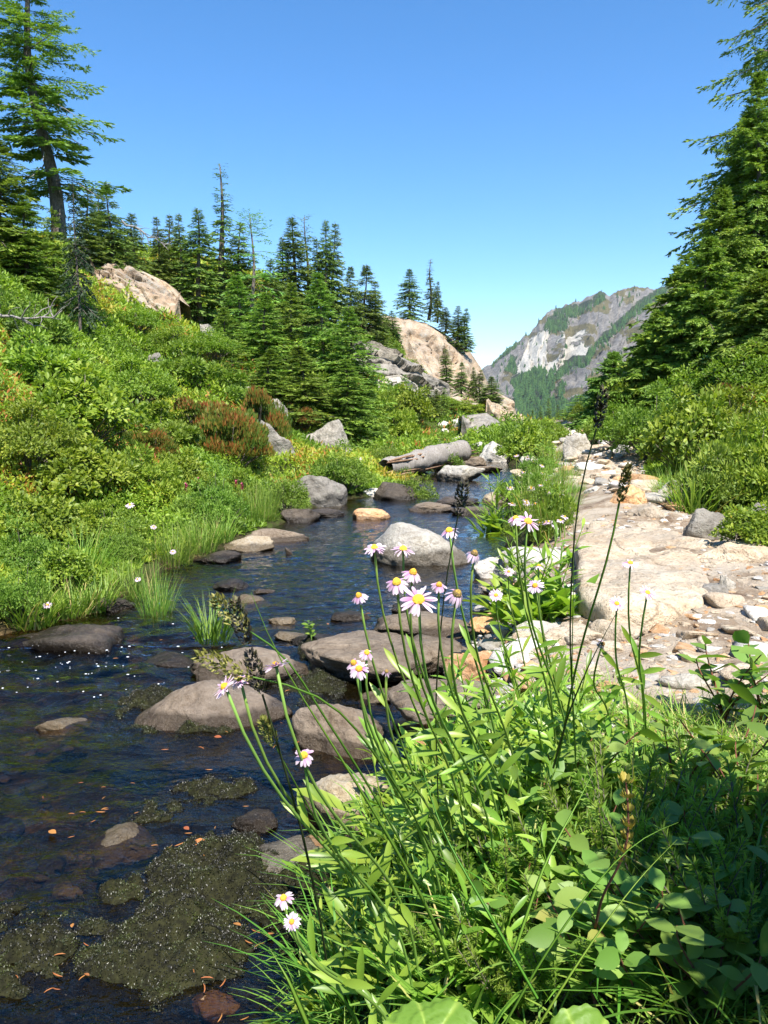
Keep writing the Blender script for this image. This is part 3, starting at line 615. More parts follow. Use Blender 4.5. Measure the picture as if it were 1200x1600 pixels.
# right bank
SL = slab([(905, 925), (903, 845), (930, 815), (990, 815), (1060, 826), (1112, 850), (1098, 880), (1112, 915), (1100, 938), (1020, 950), (950, 948)], .365, .012, .24, 'rock_slab', 'broad pale cream slab lying across the trail', seed=3, rough=.026, dome=.008)
rock(845, 892, 120, 50, 'rock_white', 'pale rounded ledge left of the cream slab behind the flowers', 'boulder', 'boulder', seed=110, soft=9)
rock(775, 905, 60, 40, 'rock_white', 'small whitish rock at the waterline below the pale ledge', seed=111)
rock(1118, 850, 76, 58, 'rock_cliff', 'tilted grey rock under the right hand shrubs', seed=112)
rock(1165, 885, 110, 44, 'rock_slab', 'flat cream block right of the slab, shaded behind', seed=113, top=.6, soft=25)
rock(1140, 928, 24, 30, 'rock_boulder', 'small upright pointed stone right of the slab', seed=114, soft=30)
rock(1197, 830, 44, 44, 'rock_cliff', 'dark grey rock at the right picture edge under leaves', seed=115)
rock(1015, 812, 60, 26, 'rock_slab', 'wedge of pale rock at the upper corner of the slab', seed=116, soft=20)
rock(985, 790, 60, 34, 'rock_orange', 'tan angular rock in the steps of the trail above the slab', seed=117)
rock(930, 770, 26, 12, 'rock_white', 'flat white stone on the brown dirt of the trail', seed=118, dr=.8)
rock(905, 712, 40, 34, 'rock_boulder', 'pale angular boulder beside the far trail crest', 'boulder', 'boulder', seed=119, soft=30)
rock(868, 681, 16, 9, 'rock_white', 'leftmost of three white stones edging the trail crest', seed=120)
rock(882, 680, 14, 8, 'rock_white', 'middle of three white stones edging the trail crest', seed=121)
rock(897, 680, 15, 9, 'rock_white', 'rightmost of three white stones edging the trail crest', seed=122)
rock(928, 736, 44, 14, 'rock_white', 'flat pale step stone below the white trail boulder', seed=123, top=.5)
rock(960, 735, 30, 9, 'rock_slab', 'low cream stone at the shrub edge of the upper trail', seed=124)
rock(1010, 770, 46, 22, 'rock_slab', 'cream rock where the trail meets the right hand grass', seed=125)
rock(950, 752, 40, 14, 'rock_slab', 'narrow cream step stone across the trail', seed=126)
rock(1060, 790, 50, 40, 'rock_boulder', 'greyish lichen rock in the grass right of the trail', seed=127)
rock(895, 735, 28, 8, 'rock_orange', 'brownish trail stone near the left meadow edge', seed=128)
rock(905, 950, 60, 30, 'rock_white', 'whitish block at the lower left corner of the slab', seed=129, soft=25)
rock(810, 1040, 60, 45, 'rock_white', 'white jagged rock behind the central stems', seed=130, soft=25)
rock(850, 1000, 70, 34, 'rock_white', 'white flat rock in the gravel left of centre', seed=131, top=.6)
rock(900, 1010, 90, 40, 'rock_slab', 'largest cream flagstone in the gravel bank', seed=132, top=.5)
rock(770, 985, 60, 30, 'rock_orange', 'tan block under the leafy daisy clump', seed=133)
# hillside and distant rocks
rock(242, 572, 28, 18, 'rock_cliff', 'small grey rock alone on the green left hillside', seed=140)
rock(395, 626, 36, 20, 'rock_cliff', 'flat topped rock with rusty moss at the left firs', seed=141, top=.5)
rock(425, 660, 44, 34, 'rock_cliff', 'grey rock sloping above the rust tipped heather', seed=142)
rock(435, 722, 46, 62, 'rock_cliff', 'steep dark fissured rock face beside the rust tipped heather', seed=143, soft=26, rough=.12)
rock(512, 716, 70, 58, 'rock_cliff', 'long grey sloping rock below the dense firs', 'boulder', 'boulder', seed=144, soft=22)
rock(480, 712, 50, 16, 'rock_boulder', 'pale flat rock half buried beside the long sloping rock', seed=145)
rock(568, 730, 40, 18, 'rock_boulder', 'pale rock among the far bank bushes', seed=146)
rock(692, 667, 20, 9, 'rock_white', 'white stone left of a pair on the far grassy bank', seed=147)
rock(714, 668, 22, 13, 'rock_white', 'largest white stone on the far grassy bank', seed=148)
rock(722, 690, 30, 10, 'rock_white', 'white flat stone in the pale far gravel', seed=149)
rock(695, 677, 12, 7, 'rock_white', 'small white stone below the pair on the far grassy bank', seed=150)
rock(750, 700, 34, 10, 'rock_white', 'white ledge at the foot of the bare far bank', seed=151)
# ------------------------------------------------------------------ conifers
def conifer(seed, Ht, Rb, nb, nt, nm, ls, droop=.35, power=.85, bare=.04, up=.5, gap=0.0, rad=None, tilt=0.0, spray=T_SPRAY, flat=.5, dead=0, side=0.0):
    """returns (trunk mesh builder, crown mesh builder, dead branch builder)"""
    r = np.random.default_rng(seed)
    t = np.sort(r.uniform(0, 1, nb)) ** .8 * (1 - bare) * .985 + bare
    az = np.cumsum(np.full(nb, 2.4)) + r.uniform(-.5, .5, nb)
    prof = np.clip((1 - t), 0, 1) ** power
    if rad is not None: prof = np.interp(t, *zip(*rad))
    if rad is None: prof = prof * np.clip((1 - t) / .2, .12, 1) ** .6
    if gap > 0: prof = prof * np.where(vnoise(np.c_[t * 14, t * 0], seed) > -.1, 1, 1 - gap)
    L = Rb * prof * r.uniform(.55, 1.12, nb) + .004 * Ht
    if side: L = L * (1 + side * np.cos(az))
    el = np.interp(t, [0, .5, .8, .93, 1], [-.25, -.08, .25, .75, up + .6]) + r.uniform(-.24, .2, nb)
    trx = tilt * Ht * t + .012 * Ht * np.sin(t * 7 + seed); bz = t * Ht
    dr = np.c_[np.cos(az), np.sin(az), az * 0]; sd = np.c_[-np.sin(az), np.cos(az), az * 0]; Z = np.array([0, 0, 1.])
    def bpos(s): # s (nb,k)
        horiz = L[:, None] * s * np.cos(el)[:, None]
        z = L[:, None] * (np.sin(el)[:, None] * s - droop * s * s + droop * .55 * s ** 3.5)
        return np.c_[trx, 0 * trx, bz][:, None] + horiz[..., None] * dr[:, None] + z[..., None] * Z
    s = (np.arange(nt)[None] + r.uniform(0, 1, (nb, nt))) / nt * .9 + .1
    P = bpos(s); Tn = nrm(bpos(s + .03) - P)
    sg = np.where((np.arange(nt)[None] + r.integers(0, 2, (nb, 1))) % 2 == 0, 1., -1.)
    a = r.uniform(.55, 1.05, (nb, nt)); tw = np.cos(a)[..., None] * Tn + (np.sin(a) * sg)[..., None] * sd[:, None] + Z * r.uniform(-.60, .22, (nb, nt))[..., None]
    tw = nrm(tw); tl = np.clip(.42 * L[:, None] * (1.02 - s) ** .7, ls * 1.1, None) * r.uniform(.6, 1.1, (nb, nt))
    q = (np.arange(nm) + .5) / nm
    PP = P[:, :, None] + tw[:, :, None] * (tl[..., None] * q)[..., None]
    PP = PP - Z * (tl[..., None] * q * q * .18)[..., None]
    pr = np.cross(tw, Z); sg2 = np.where(np.arange(nm) % 2 == 0, 1., -1.)[None, None]
    D = nrm(tw[:, :, None] + pr[:, :, None] * (sg2 * r.uniform(.35, .9, (nb, nt, nm)))[..., None] + r.normal(0, .18, (nb, nt, nm, 3)))
    PP = PP.reshape(-1, 3); D = D.reshape(-1, 3); n = len(PP)
    Nn = nrm(Z[None] * flat + r.normal(0, .45, (n, 3)))
    sz = ls * r.uniform(.7, 1.3, n) * np.repeat(np.clip(.32 + 1.15 * (1 - t), .32, 1.1), nt * nm)
    cl = np.repeat(r.uniform(0, 1, nb), nt * nm); tipv = np.tile(np.repeat(np.ones(nt), nm), nb) * 0
    cr = MB(); inst(cr, spray, PP, D, Nn, sz, np.clip(.25 + .35 * cl + r.uniform(-.2, .35, n), 0, 1))
    # leader
    k = 22; zz = np.linspace(.87, 1.0, k) * Ht; aa = r.uniform(0, 6.28, k)
    inst(cr, spray, np.c_[np.full(k, tilt * Ht) + .012 * Ht * np.sin(zz / Ht * 7 + seed), zz * 0, zz], np.c_[np.cos(aa) * .5, np.sin(aa) * .5, np.full(k, 1.2)], r.normal(size=(k, 3)), ls * .55, .5)
    tk = MB(); tz = np.linspace(0, 1, 14); tube(tk, np.c_[tilt * Ht * tz + .012 * Ht * np.sin(tz * 7 + seed), tz * 0, tz * Ht], (.013 * Ht + .015) * (1 - tz) ** .9 + .0012 * Ht, 8)
    bi = np.arange(0, nb, 1 if nb < 130 else 2)
    for i in bi[:110]:
        ss = np.linspace(0, .85, 5); h = L[i] * ss * np.cos(el[i]); z = L[i] * (np.sin(el[i]) * ss - droop * ss ** 2 + droop * .55 * ss ** 3.5)
        tube(tk, np.array([trx[i], 0, bz[i]])[None] + h[:, None] * dr[i] + z[:, None] * Z, (.0042 * Ht * (1 - t[i]) + .004) * (1 - ss * .75), 4)
    de = None
    if dead:
        de = MB()
        for _ in range(dead):
            tt = r.uniform(bare * .5, .45); aa = r.uniform(0, 6.28); l = Rb * r.uniform(.3, .8); ss = np.linspace(0, 1, 6)
            d_ = np.array([math.cos(aa), math.sin(aa), 0]); tube(de, np.array([tilt * Ht * tt, 0, tt * Ht])[None] + (l * ss)[:, None] * d_ + np.c_[ss * 0, ss * 0, l * (-.15 * ss - .25 * ss ** 2 + .15 * np.sin(ss * 5))], .02 * (1 - ss) + .004, 4)
    return tk, cr, de
TREEP = {}
def tree_proto(key, mat, **kw):
    tk, cr, de = conifer(**kw)
    TREEP[key] = (kw['Ht'], kw['Rb'], tk.mesh('trunk', M['bark']), cr.mesh('crown', M[mat], False), de.mesh('dead_branches', M['twig']) if de else None)
for k in range(4): tree_proto('spire%d' % k, 'needle_far', seed=20 + k, Ht=8, Rb=1.25, nb=150, nt=11, nm=6, ls=.2, droop=.5, power=.68, bare=.03, up=.7)
for k in range(2): tree_proto('dense%d' % k, 'needle_far', seed=30 + k, Ht=8, Rb=1.9, nb=180, nt=12, nm=6, ls=.21, droop=.45, power=.7, bare=.02)
tree_proto('thin', 'needle_far', seed=40, Ht=10, Rb=1.0, nb=80, nt=7, nm=4, ls=.22, droop=.4, rad=[(0, .9), (.22, .75), (.4, .5), (.5, .42), (.52, .1), (.6, .32), (.68, .1), (.8, .2), (.9, .22), (1, .15)], gap=.4, tilt=-.01)
tree_proto('sparse', 'needle_light', seed=41, Ht=8, Rb=2.0, nb=46, nt=10, nm=5, ls=.24, droop=.30, rad=[(0, .1), (.3, .25), (.42, .7), (.6, .9), (.8, .7), (.92, .6), (1, .2)], bare=.25, gap=.3, dead=8)
tree_proto('tuft', 'needle_far', seed=42, Ht=8, Rb=1.0, nb=60, nt=8, nm=4, ls=.22, droop=.25, rad=[(0, .9), (.3, .7), (.5, .6), (.6, .25), (.8, .3), (.86, .6), (.94, .7), (1, .3)], bare=.08)
for k in range(2): tree_proto('mid%d' % k, 'needle', seed=50 + k, Ht=6, Rb=1.7, nb=200, nt=16, nm=7, ls=.14, droop=.42, power=.75, bare=.02)
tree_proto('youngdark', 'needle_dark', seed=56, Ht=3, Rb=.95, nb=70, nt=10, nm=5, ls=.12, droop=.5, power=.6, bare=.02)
tree_proto('young', 'needle', seed=55, Ht=3, Rb=.95, nb=90, nt=11, nm=5, ls=.13, droop=.35, power=.8, bare=.02)
TCOUNT = {}
def tree(u, vt, vb, Y, wpx, key, label, name='conifer_tree', group=None, rz=None, sunk=.12, base=None):
    """a tree whose tip shows at (u, vt); vb is the photo row of its foot and is only used when the ground there is hidden"""
    p = atY(u, vt, Y); x = p[0]; zb = gh(x, Y) - sunk
    if vb is not None: zb = min(zb, atY(u, vb, Y)[2]) if base is None else atY(u, vb, Y)[2]
    h = p[2] - zb; Ht, Rb, tk, cr, de = TREEP[key]; w = wpx * Y / FPX / 2 * 1.5
    TCOUNT[key] = TCOUNT.get(key, 0) + 1; r = random.Random(int(u * 7 + vt))
    e = empty(name, (x, Y, zb), r.uniform(0, 6.28) if rz is None else rz, label, 'tree', group, (w / Rb, w / Rb, h / Ht))
    put('trunk', tk, e); put('crown', cr, e)
    if de: put('dead_branches', de, e)
    return e
# left ridge
big = conifer(seed=7, Ht=11, Rb=1.75, nb=135, nt=22, nm=10, ls=.13, droop=.22, rad=[(0, .55), (.12, .5), (.2, .8), (.32, 1.05), (.4, .8), (.5, .75), (.6, .62), (.7, .6), (.8, .5), (.9, .35), (1, .08)], bare=.16, gap=.35, tilt=-.035, dead=14, side=.15)
def big_tree(tb, u, vt, Y, zb, wscale, label, name='conifer_tree', mat='needle', Ht=11, rz=0.0):
    p = atY(u, vt, Y); h = p[2] - zb; e = empty(name, (p[0], Y, zb), rz, label, 'tree', None, (wscale, wscale, h / Ht))
    tb[0].build('trunk', M['bark'], e); tb[1].build('crown', M[mat], e, False)
    if tb[2]: tb[2].build('dead_branches', M['twig'], e)
    return e
zb = atY(60, 370, 16)[2]
big_tree(big, 62, -90, 16, zb, .86, 'tall fir with bare trunk gaps and long side limbs, cut by the top left corner', rz=.3)
for a in [(-10, 205, 420, 15.2, 150, 'mid0', 'bushy fir against the left picture edge below the tall fir'), (35, 305, 445, 15.0, 110, 'mid1', 'low wide fir at the foot of the tall corner fir'),
          (80, 325, 440, 15.6, 70, 'young', 'half hidden fir between the tall corner fir and the dark slender fir'),
          (114, 288, 468, 14.5, 62, 'youngdark', 'dark slender shaded fir standing out in front of the left ridge'),
          (134, 296, 430, 25, 52, 'spire0', 'narrow fir just right behind the dark slender fir'), (152, 300, 425, 26.5, 54, 'spire3', 'left tip of the twin firs above the ridge outcrop'), (169, 286, 425, 26, 74, 'dense0', 'taller right one of the twin firs above the ridge outcrop'),
          (207, 334, 430, 28, 56, 'spire1', 'lone small fir right of the twin firs on the ridge'), (245, 340, 455, 30, 46, 'spire2', 'leftmost of three close thin firs in the middle of the ridge'), (263, 335, 455, 31, 40, 'spire0', 'middle of three close thin firs in the middle of the ridge'),
          (280, 334, 455, 30.5, 42, 'spire3', 'rightmost of three close thin firs in the middle of the ridge'), (308, 326, 470, 30, 66, 'spire1', 'broad pointed fir just left of the spindly tallest spire'),
          (345, 258, 450, 31, 62, 'thin', 'spindly tallest spire tree on the left ridge with a bare upper stem'), (374, 348, 480, 31, 60, 'spire2', 'fir between the spindly spire and the pale sparse tree'),
          (392, 334, 480, 30, 96, 'sparse', 'pale sparse crowned tree with a bare lower trunk'), (424, 405, 490, 31, 50, 'spire1', 'short fir right of the pale sparse tree'), (441, 370, 500, 35, 40, 'spire0', 'short left neighbour of the tall pointed ridge fir'),
          (458, 341, 500, 35, 66, 'spire3', 'tall pointed fir left of the tufted top tree'), (478, 338, 490, 36, 40, 'tuft', 'bare stemmed tree with a round tufted top'), (495, 374, 500, 36, 44, 'spire2', 'short fir right under the tufted top tree'),
          (508, 345, 510, 36, 44, 'spire1', 'left one of the two tall thin firs near the ridge end'), (521, 348, 515, 36.5, 46, 'spire0', 'right one of the two tall thin firs near the ridge end'),
          (548, 416, 520, 41, 50, 'dense1', 'left fir of the dark clump at the right end of the ridge'), (570, 414, 520, 42, 70, 'dense0', 'broad middle fir of the dark clump at the right end of the ridge'), (586, 440, 520, 43, 44, 'spire2', 'small right fir of the dark clump at the right end of the ridge')]:
    tree(a[0], a[1], a[2], a[3], a[4], a[5], a[6])
# firs on the slope
for a in [(372, 430, 600, 25, 110, 'mid1', 'green fir on the upper slope under the pale sparse tree'), (415, 455, 640, 23, 120, 'mid0', 'bushy fir in the middle of the slope thicket'), (350, 480, 610, 22, 90, 'mid1', 'left outer fir of the slope thicket above the bilberry bank'),
          (455, 440, 650, 24, 110, 'mid0', 'dark green fir behind the slope thicket'), (500, 425, 690, 23, 130, 'mid1', 'tall dense fir rising in the centre of the slope thicket'), (545, 478, 700, 22, 130, 'mid0', 'dense fir at the right front of the slope thicket'),
          (470, 540, 690, 19.5, 130, 'mid1', 'low broad fir at the foot of the slope thicket'), (540, 560, 705, 20, 120, 'mid0', 'lowest fir of the thicket beside the far bank bushes'), (420, 545, 650, 19, 110, 'mid1', 'soft green young fir above the sloping grey rock'),
          (360, 560, 640, 17, 80, 'young', 'small fir at the left foot of the slope thicket'), (575, 590, 700, 22, 60, 'young', 'small fir at the right foot of the slope thicket')]:
    tree(*a)
# dome firs
for a in [(640, 420, 500, 57, 44, 'dense1', 'broad dark fir standing alone on top of the orange dome'), (672, 405, 500, 58, 24, 'thin', 'thin straggly spire on the orange dome'), (684, 440, 505, 57, 20, 'spire2', 'thin fir right beside the straggly spire'), (697, 480, 520, 57, 24, 'spire1', 'small fir on the falling edge of the dome'),
          (716, 478, 545, 56, 30, 'spire0', 'left fir of the pair at the right rim of the dome'), (727, 482, 550, 56, 26, 'spire3', 'right fir of the pair at the right rim of the dome'), (604, 490, 548, 46, 26, 'spire3', 'left fir of the pair on the grassy shelf left of the dome'), (613, 485, 550, 46, 28, 'spire0', 'right fir of the pair on the grassy shelf left of the dome'),
          (697, 545, 610, 44, 26, 'spire1', 'pointed fir in front of the orange dome face'), (721, 566, 620, 43, 28, 'dense0', 'dense small fir right of the pointed fir below the dome'), (740, 574, 620, 43, 16, 'spire2', 'very thin fir below the dome'), (750, 578, 630, 42, 24, 'spire3', 'thin fir between the very thin one and the last dark fir'),
          (768, 588, 650, 41, 44, 'dense1', 'last dark fir at the right end below the dome'), (633, 585, 640, 30, 30, 'young', 'little fir at the foot of the grey cliffs'), (668, 600, 645, 29.5, 24, 'spire0', 'little dark fir under the white cliff band'), (681, 608, 655, 29, 22, 'spire1', 'little rusty sided fir below the white cliff band'), (695, 606, 655, 29.5, 22, 'young', 'little round fir below the white cliff band')]:
    tree(*a, base=True)
# right side hemlocks, near: individual meshes
def hem(seed, Ht, Rb, nb, nt=28, nm=11, ls=.085, **k): return conifer(seed=seed, Ht=Ht, Rb=Rb, nb=nb, nt=nt, nm=nm, ls=ls, droop=.5, power=k.pop('power', .62), bare=.01, flat=.6, **k)
for sd, u, vt, Y, wpx, Ht, Rb, nb, label in [(61, 1262, -330, 14.5, 420, 8.5, 1.9, 240, 'tallest hemlock at the right picture edge, cut by the top'), (62, 1175, 165, 14.0, 270, 5.0, 1.7, 210, 'dense hemlock leaning out in front of the tallest one at right'),
                                     (63, 1108, 372, 11.2, 230, 3.6, 1.5, 190, 'wide hemlock with feathery limbs reaching over the mountain skyline'), (64, 1028, 486, 11.6, 180, 2.7, 1.2, 150, 'pointed young hemlock right of the trail below the mountain skyline'),
                                     (65, 958, 552, 13.0, 140, 2.2, 1.05, 120, 'pale airy hemlock at the left end of the right hand trees'), (67, 1192, 110, 13.3, 210, 5.5, 1.5, 190, 'dark pointed hemlock filling the gap beside the tallest one at right'), (68, 1132, 292, 12.4, 230, 4.2, 1.4, 190, 'full hemlock in the sloping wall of right hand trees, second step down'), (69, 1070, 402, 12.0, 200, 3.4, 1.3, 170, 'full hemlock in the sloping wall of right hand trees, third step down'),
                                     (66, 1190, 430, 9.5, 260, 2.6, 1.3, 170, 'low hemlock bough mass at the right edge above the shrubs')]:
    p = atY(u, vt, Y); zb = gh(p[0], Y) - .1; w = wpx * Y / FPX / 2; h = p[2] - zb
    tb = hem(sd, h, w, nb); big_tree(tb, u, vt, Y, zb, 1.0, label, 'hemlock_tree', 'needle_light' if sd == 65 else 'needle', h)
for a in [(905, 618, 668, 21, 60, 'young', 'small pale hemlock beyond the trail crest'), (880, 640, 668, 24, 40, 'young', 'tiny hemlock closest to the mountain foot'), (932, 600, 668, 18.5, 70, 'young', 'rounded young hemlock left of the airy hemlock')]:
    tree(*a, name='hemlock_tree')
# conifers in the valley gap, seen far off
for k, (u, vt, Y, w, lb) in enumerate([(858, 622, 150, 14, 'dark far spruce tallest in the valley gap'), (845, 634, 160, 12, 'far spruce left of the tallest in the valley gap'), (872, 632, 155, 12, 'far spruce right of the tallest in the valley gap'), (832, 640, 150, 14, 'round topped far spruce beside the rocky spur')]):
    tree(u, vt, 690, Y, w, ['spire0', 'spire1', 'spire3', 'dense0'][k], lb, base=True)

# ------------------------------------------------------------------ orange dome and cliffs
def outcrop(pix, Y0, Y1, thick, mat, label, seed=1, amp=1.0, name='rock_outcrop', cliff=0.0):
    """a rock mass filling an outline seen on the hill: front face bulges towards the viewer, with a real back"""
    P = np.array(pix, float)
    if Y0 is None: Y0 = min(ground(u, v)[1] for u, v in pix) - 1.3; Y1 = Y0 + Y1
    us = np.linspace(P[:, 0].min(), P[:, 0].max(), 90); nq = 60
    def span(u):
        ys_ = []
        for a, b_ in zip(P, np.roll(P, -1, 0)):
            if (a[0] - u) * (b_[0] - u) <= 0 and a[0] != b_[0]: ys_.append(a[1] + (b_[1] - a[1]) * (u - a[0]) / (b_[0] - a[0]))
        return (min(ys_), max(ys_)) if ys_ else (P[:, 1].mean(),) * 2
    V = []
    for u in us:
        top, bot = span(u)
        row = [atY(u, bot, Y0) + np.array([0, thick * .25, -thick * .7])]
        for q in np.linspace(0, 1, nq):
            Y = Y0 + (Y1 - Y0) * q ** 1.4; row.append(atY(u, bot + (top - bot) * q, Y))
        row.append(row[-1] + np.array([0, thick * .5, -.02 * thick])); row.append(row[-1] + np.array([0, thick * .5, -thick]))
        V.append(row)
    V = np.array(V); n, k_ = V.shape[:2]; X = V.reshape(-1, 3)
    q = np.tile(np.r_[0, np.linspace(0, 1, nq), 1, 1], n); env = np.sin(np.pi * np.clip(q, .0, 1)) ** .5
    d = fbm(X / amp * .55, seed, 5) * .42 * amp + np.abs(fbm(X * np.array([1, 1, 2.2]) / amp * 1.3 + 4, seed + 7, 4)) * -.22 * amp
    d = d - .3 * amp * np.exp(-(fbm(X * np.array([.6, .6, .35]) / amp + 3, seed + 3, 4) / .03) ** 2)
    if cliff: d = d + cliff * np.round(fbm(X / amp * .35 + 9, seed + 1, 3) * 3) / 3 * amp
    X = X + np.array([.35, -1, .35])[None] * (d * env)[:, None]
    k = np.arange(n * k_).reshape(n, k_); b = MB(); c = X.mean(0)
    b.add(X - c, np.stack([k[:-1, :-1], k[1:, :-1], k[1:, 1:], k[:-1, 1:]], -1).reshape(-1, 4))
    o = b.build(name, M[mat]); o.location = tuple(c); return tag(o, label, 'rock outcrop')
outcrop([(590, 500), (600, 496), (640, 500), (662, 505), (690, 518), (715, 535), (735, 550), (752, 575), (765, 605), (770, 650), (700, 650), (672, 592), (650, 560), (638, 530)], 46, 58, 14, 'rock_dome', 'rounded orange pink granite dome above the stream head', 2, 2.0)
outcrop([(548, 545), (575, 548), (600, 560), (640, 572), (680, 590), (702, 600), (704, 625), (660, 612), (620, 625), (585, 605), (562, 585)], 32.5, 38, 5, 'rock_cliff', 'broken pale grey cliff band below the dome', 4, 1.6, cliff=1.0)
outcrop([(556, 510), (575, 506), (592, 520), (594, 540), (575, 540), (560, 525)], 45, 48, 4, 'rock_dome', 'small pinkish slab left of the dome', 5, 1.2)
outcrop([(760, 625), (775, 612), (800, 625), (808, 650), (830, 662), (826, 674), (780, 672)], 36, 42, 4, 'rock_dome', 'yellowish rocky spur at the valley gap', 6, 1.2, cliff=.7)
outcrop([(722, 650), (760, 645), (790, 665), (800, 690), (760, 706), (735, 690)], 26, 33, 3, 'rock_cliff', 'bare grey gravelly bank above the stream head', 7, .8)
outcrop([(140, 404), (172, 402), (215, 420), (258, 440), (280, 468), (272, 500), (235, 482), (190, 452), (150, 438)], None, 3.5, 3, 'rock_dome', 'layered pinkish outcrop on the left ridge', 8, .9, cliff=.6)
outcrop([(312, 508), (325, 506), (336, 528), (330, 540), (316, 524)], None, 1.0, 1.5, 'rock_cliff', 'dark little outcrop in the grass of the left slope', 9, .5)
outcrop([(590, 590), (625, 585), (650, 600), (662, 620), (640, 628), (600, 622)], 30.2, 33, 3, 'rock_boulder', 'white stained lower cliff block under the broken band', 10, 1.0, cliff=.9)

# ------------------------------------------------------------------ fallen log
p0, p1 = atZ(602, 730, .22), atZ(722, 706, .34); axis = nrm(p1 - p0); Lg = np.linalg.norm(p1 - p0)
e = empty('fallen_log', (p0 + p1) / 2, 0, 'weathered split log lying on the far left bank', 'log')
tz = np.linspace(-.5, .5, 40); b = MB(); pts = axis[None] * (tz * Lg)[:, None] + np.c_[0 * tz, 0 * tz, .02 * np.sin(tz * 5)]
tube(b, pts, .17 * (1 + .3 * tz) + .012 * vnoise(np.c_[tz * 3, tz * 0], 4), 16)
V = b.v[0]; b.v[0] = V + .06 * fbm(V * np.array([.7, 13, 13]), 12, 3)[:, None] * np.array([0, -.6, .8]); b.build('trunk', M['twig'], e)
sp_ = MB(); r = np.random.default_rng(5)
for _ in range(60):
    c = axis * r.uniform(-.5, .45) * Lg + np.array([0, r.uniform(-.24, -.12), r.uniform(-.16, .1)]); l = r.uniform(.3, 1.0); tube(sp_, c[None] + (axis + r.normal(0, .022, 3))[None] * np.linspace(0, l, 5)[:, None], [.012, .018, .018, .014, .004], 4)
M['splinter'] = bark_mat('red brown split wood', (.16, .075, .04), (.36, .24, .15), 40)
sp_.build('splinters', M['splinter'], e)

# ------------------------------------------------------------------ shrubs
def shrub(seed, T, nleaf, ls, rx=.5, h=.6, clumps=26, up=.5, needle=False, hole=.0):
    r = np.random.default_rng(seed); cl = MB(); st = MB()
    a = r.uniform(0, 6.28, clumps); rad = np.sqrt(r.uniform(0, 1, clumps)); el = r.uniform(.25, 1, clumps)
    cz = h * np.sqrt(np.clip(1 - rad ** 2 * .8, 0, 1)) * (.35 + .65 * el) * r.uniform(.55, 1.3, clumps); cen = np.c_[rx * rad * np.cos(a), rx * rad * np.sin(a), cz]
    cr = r.uniform(.16, .30, clumps) * (rx + h) * .5; per = nleaf // clumps; cv = r.uniform(0, 1, clumps)
    for i in range(clumps):
        root = np.array([cen[i, 0] * .15, cen[i, 1] * .15, -.05]); mid = np.array([cen[i, 0] * .6, cen[i, 1] * .6, cen[i, 2] * .5])
        tube(st, bez(root, mid, mid, cen[i], 6), np.linspace(.011, .004, 6) * (rx + .3), 4)
    ci = np.repeat(np.arange(clumps), per); n = len(ci); d = nrm(r.normal(size=(n, 3))); d[:, 2] = np.abs(d[:, 2]) * 1.0 - .25; d = nrm(d)
    rr_ = cr[ci] * r.uniform(.35, 1.05, n) ** .6; P = cen[ci] + d * rr_[:, None] * np.array([1.15, 1.15, .85]); P[:, 2] = np.maximum(P[:, 2], .01)
    out = nrm(P - np.array([0, 0, h * .2])[None])
    if needle:
        yd = nrm(out * .5 + np.array([0, 0, 1.])[None] * 1.1 + r.normal(0, .35, (n, 3))); nd = r.normal(size=(n, 3))
    else:
        yd = nrm(d * 1.0 + r.normal(0, .5, (n, 3)) + np.array([0, 0, .15])); nd = nrm(np.array([0, 0, up]) + .45 * out + r.normal(0, .38, (n, 3)))
    tipness = np.clip((d[:, 2] + .2) * .5 + .3, 0, 1)
    var = np.clip(.15 + .45 * cv[ci] + r.uniform(-.2, .3, n) + (.25 * tipness if needle else 0), 0, 1)
    inst(cl, T, P, yd, nd, ls * r.uniform(.65, 1.3, n), var)
    return cl, st
SH = {}
def shrub_proto(key, mat, bark='bark', **k):
    cl, st = shrub(**k); SH[key] = (k.get('rx', .5), k.get('h', .6), cl.mesh('foliage', M[mat], False), st.mesh('stems', M[bark]))
for k, (T_, nl_, ls_) in enumerate([(T_LEAF, 8500, .042), (T_OVAL, 5000, .058), (T_DIA, 9000, .062)]): shrub_proto('leafy%d' % k, 'leaf', seed=70 + k, T=T_, nleaf=nl_, ls=ls_, clumps=56, up=[.5, .7, .3][k])
for k in range(2): shrub_proto('bright%d' % k, 'leaf_bright', seed=75 + k, T=T_LEAF, nleaf=7000, ls=.038, clumps=46)
shrub_proto('yellow0', 'leaf_yellow', seed=78, T=T_LEAF, nleaf=7500, ls=.038, clumps=50)
for k in range(2): shrub_proto('heather%d' % k, 'heather', seed=80 + k, T=T_DIA, nleaf=11000, ls=.05, clumps=46, needle=True, h=.5)
shrub_proto('dark0', 'needle', seed=84, T=T_SPRAY, nleaf=6000, ls=.075, clumps=36, needle=False)
shrub_proto('fern0', 'leaf_bright', seed=86, T=T_DIA, nleaf=5200, ls=.07, clumps=22, h=.45)
def bush(u, v, w, h, key, label, name='shrub', cat='shrub', group=None, Y=None):
    p = ground(u, v) if Y is None else np.array([atY(u, v, Y)[0], Y, gh(atY(u, v, Y)[0], Y)])
    rx, hh, fo_, st_ = SH[key]; Y = p[1]; s = w * Y / FPX / 2 / rx / 1.15; sz = h * Y / FPX / hh * .95
    e = empty(name, (p[0], Y + rx * s * .5, gh(p[0], Y + rx * s * .5) - .02), random.Random(int(u * 3 + v)).uniform(0, 6.28), label, cat, group, (s, s, sz))
    put('foliage', fo_, e); put('stems', st_, e); return e
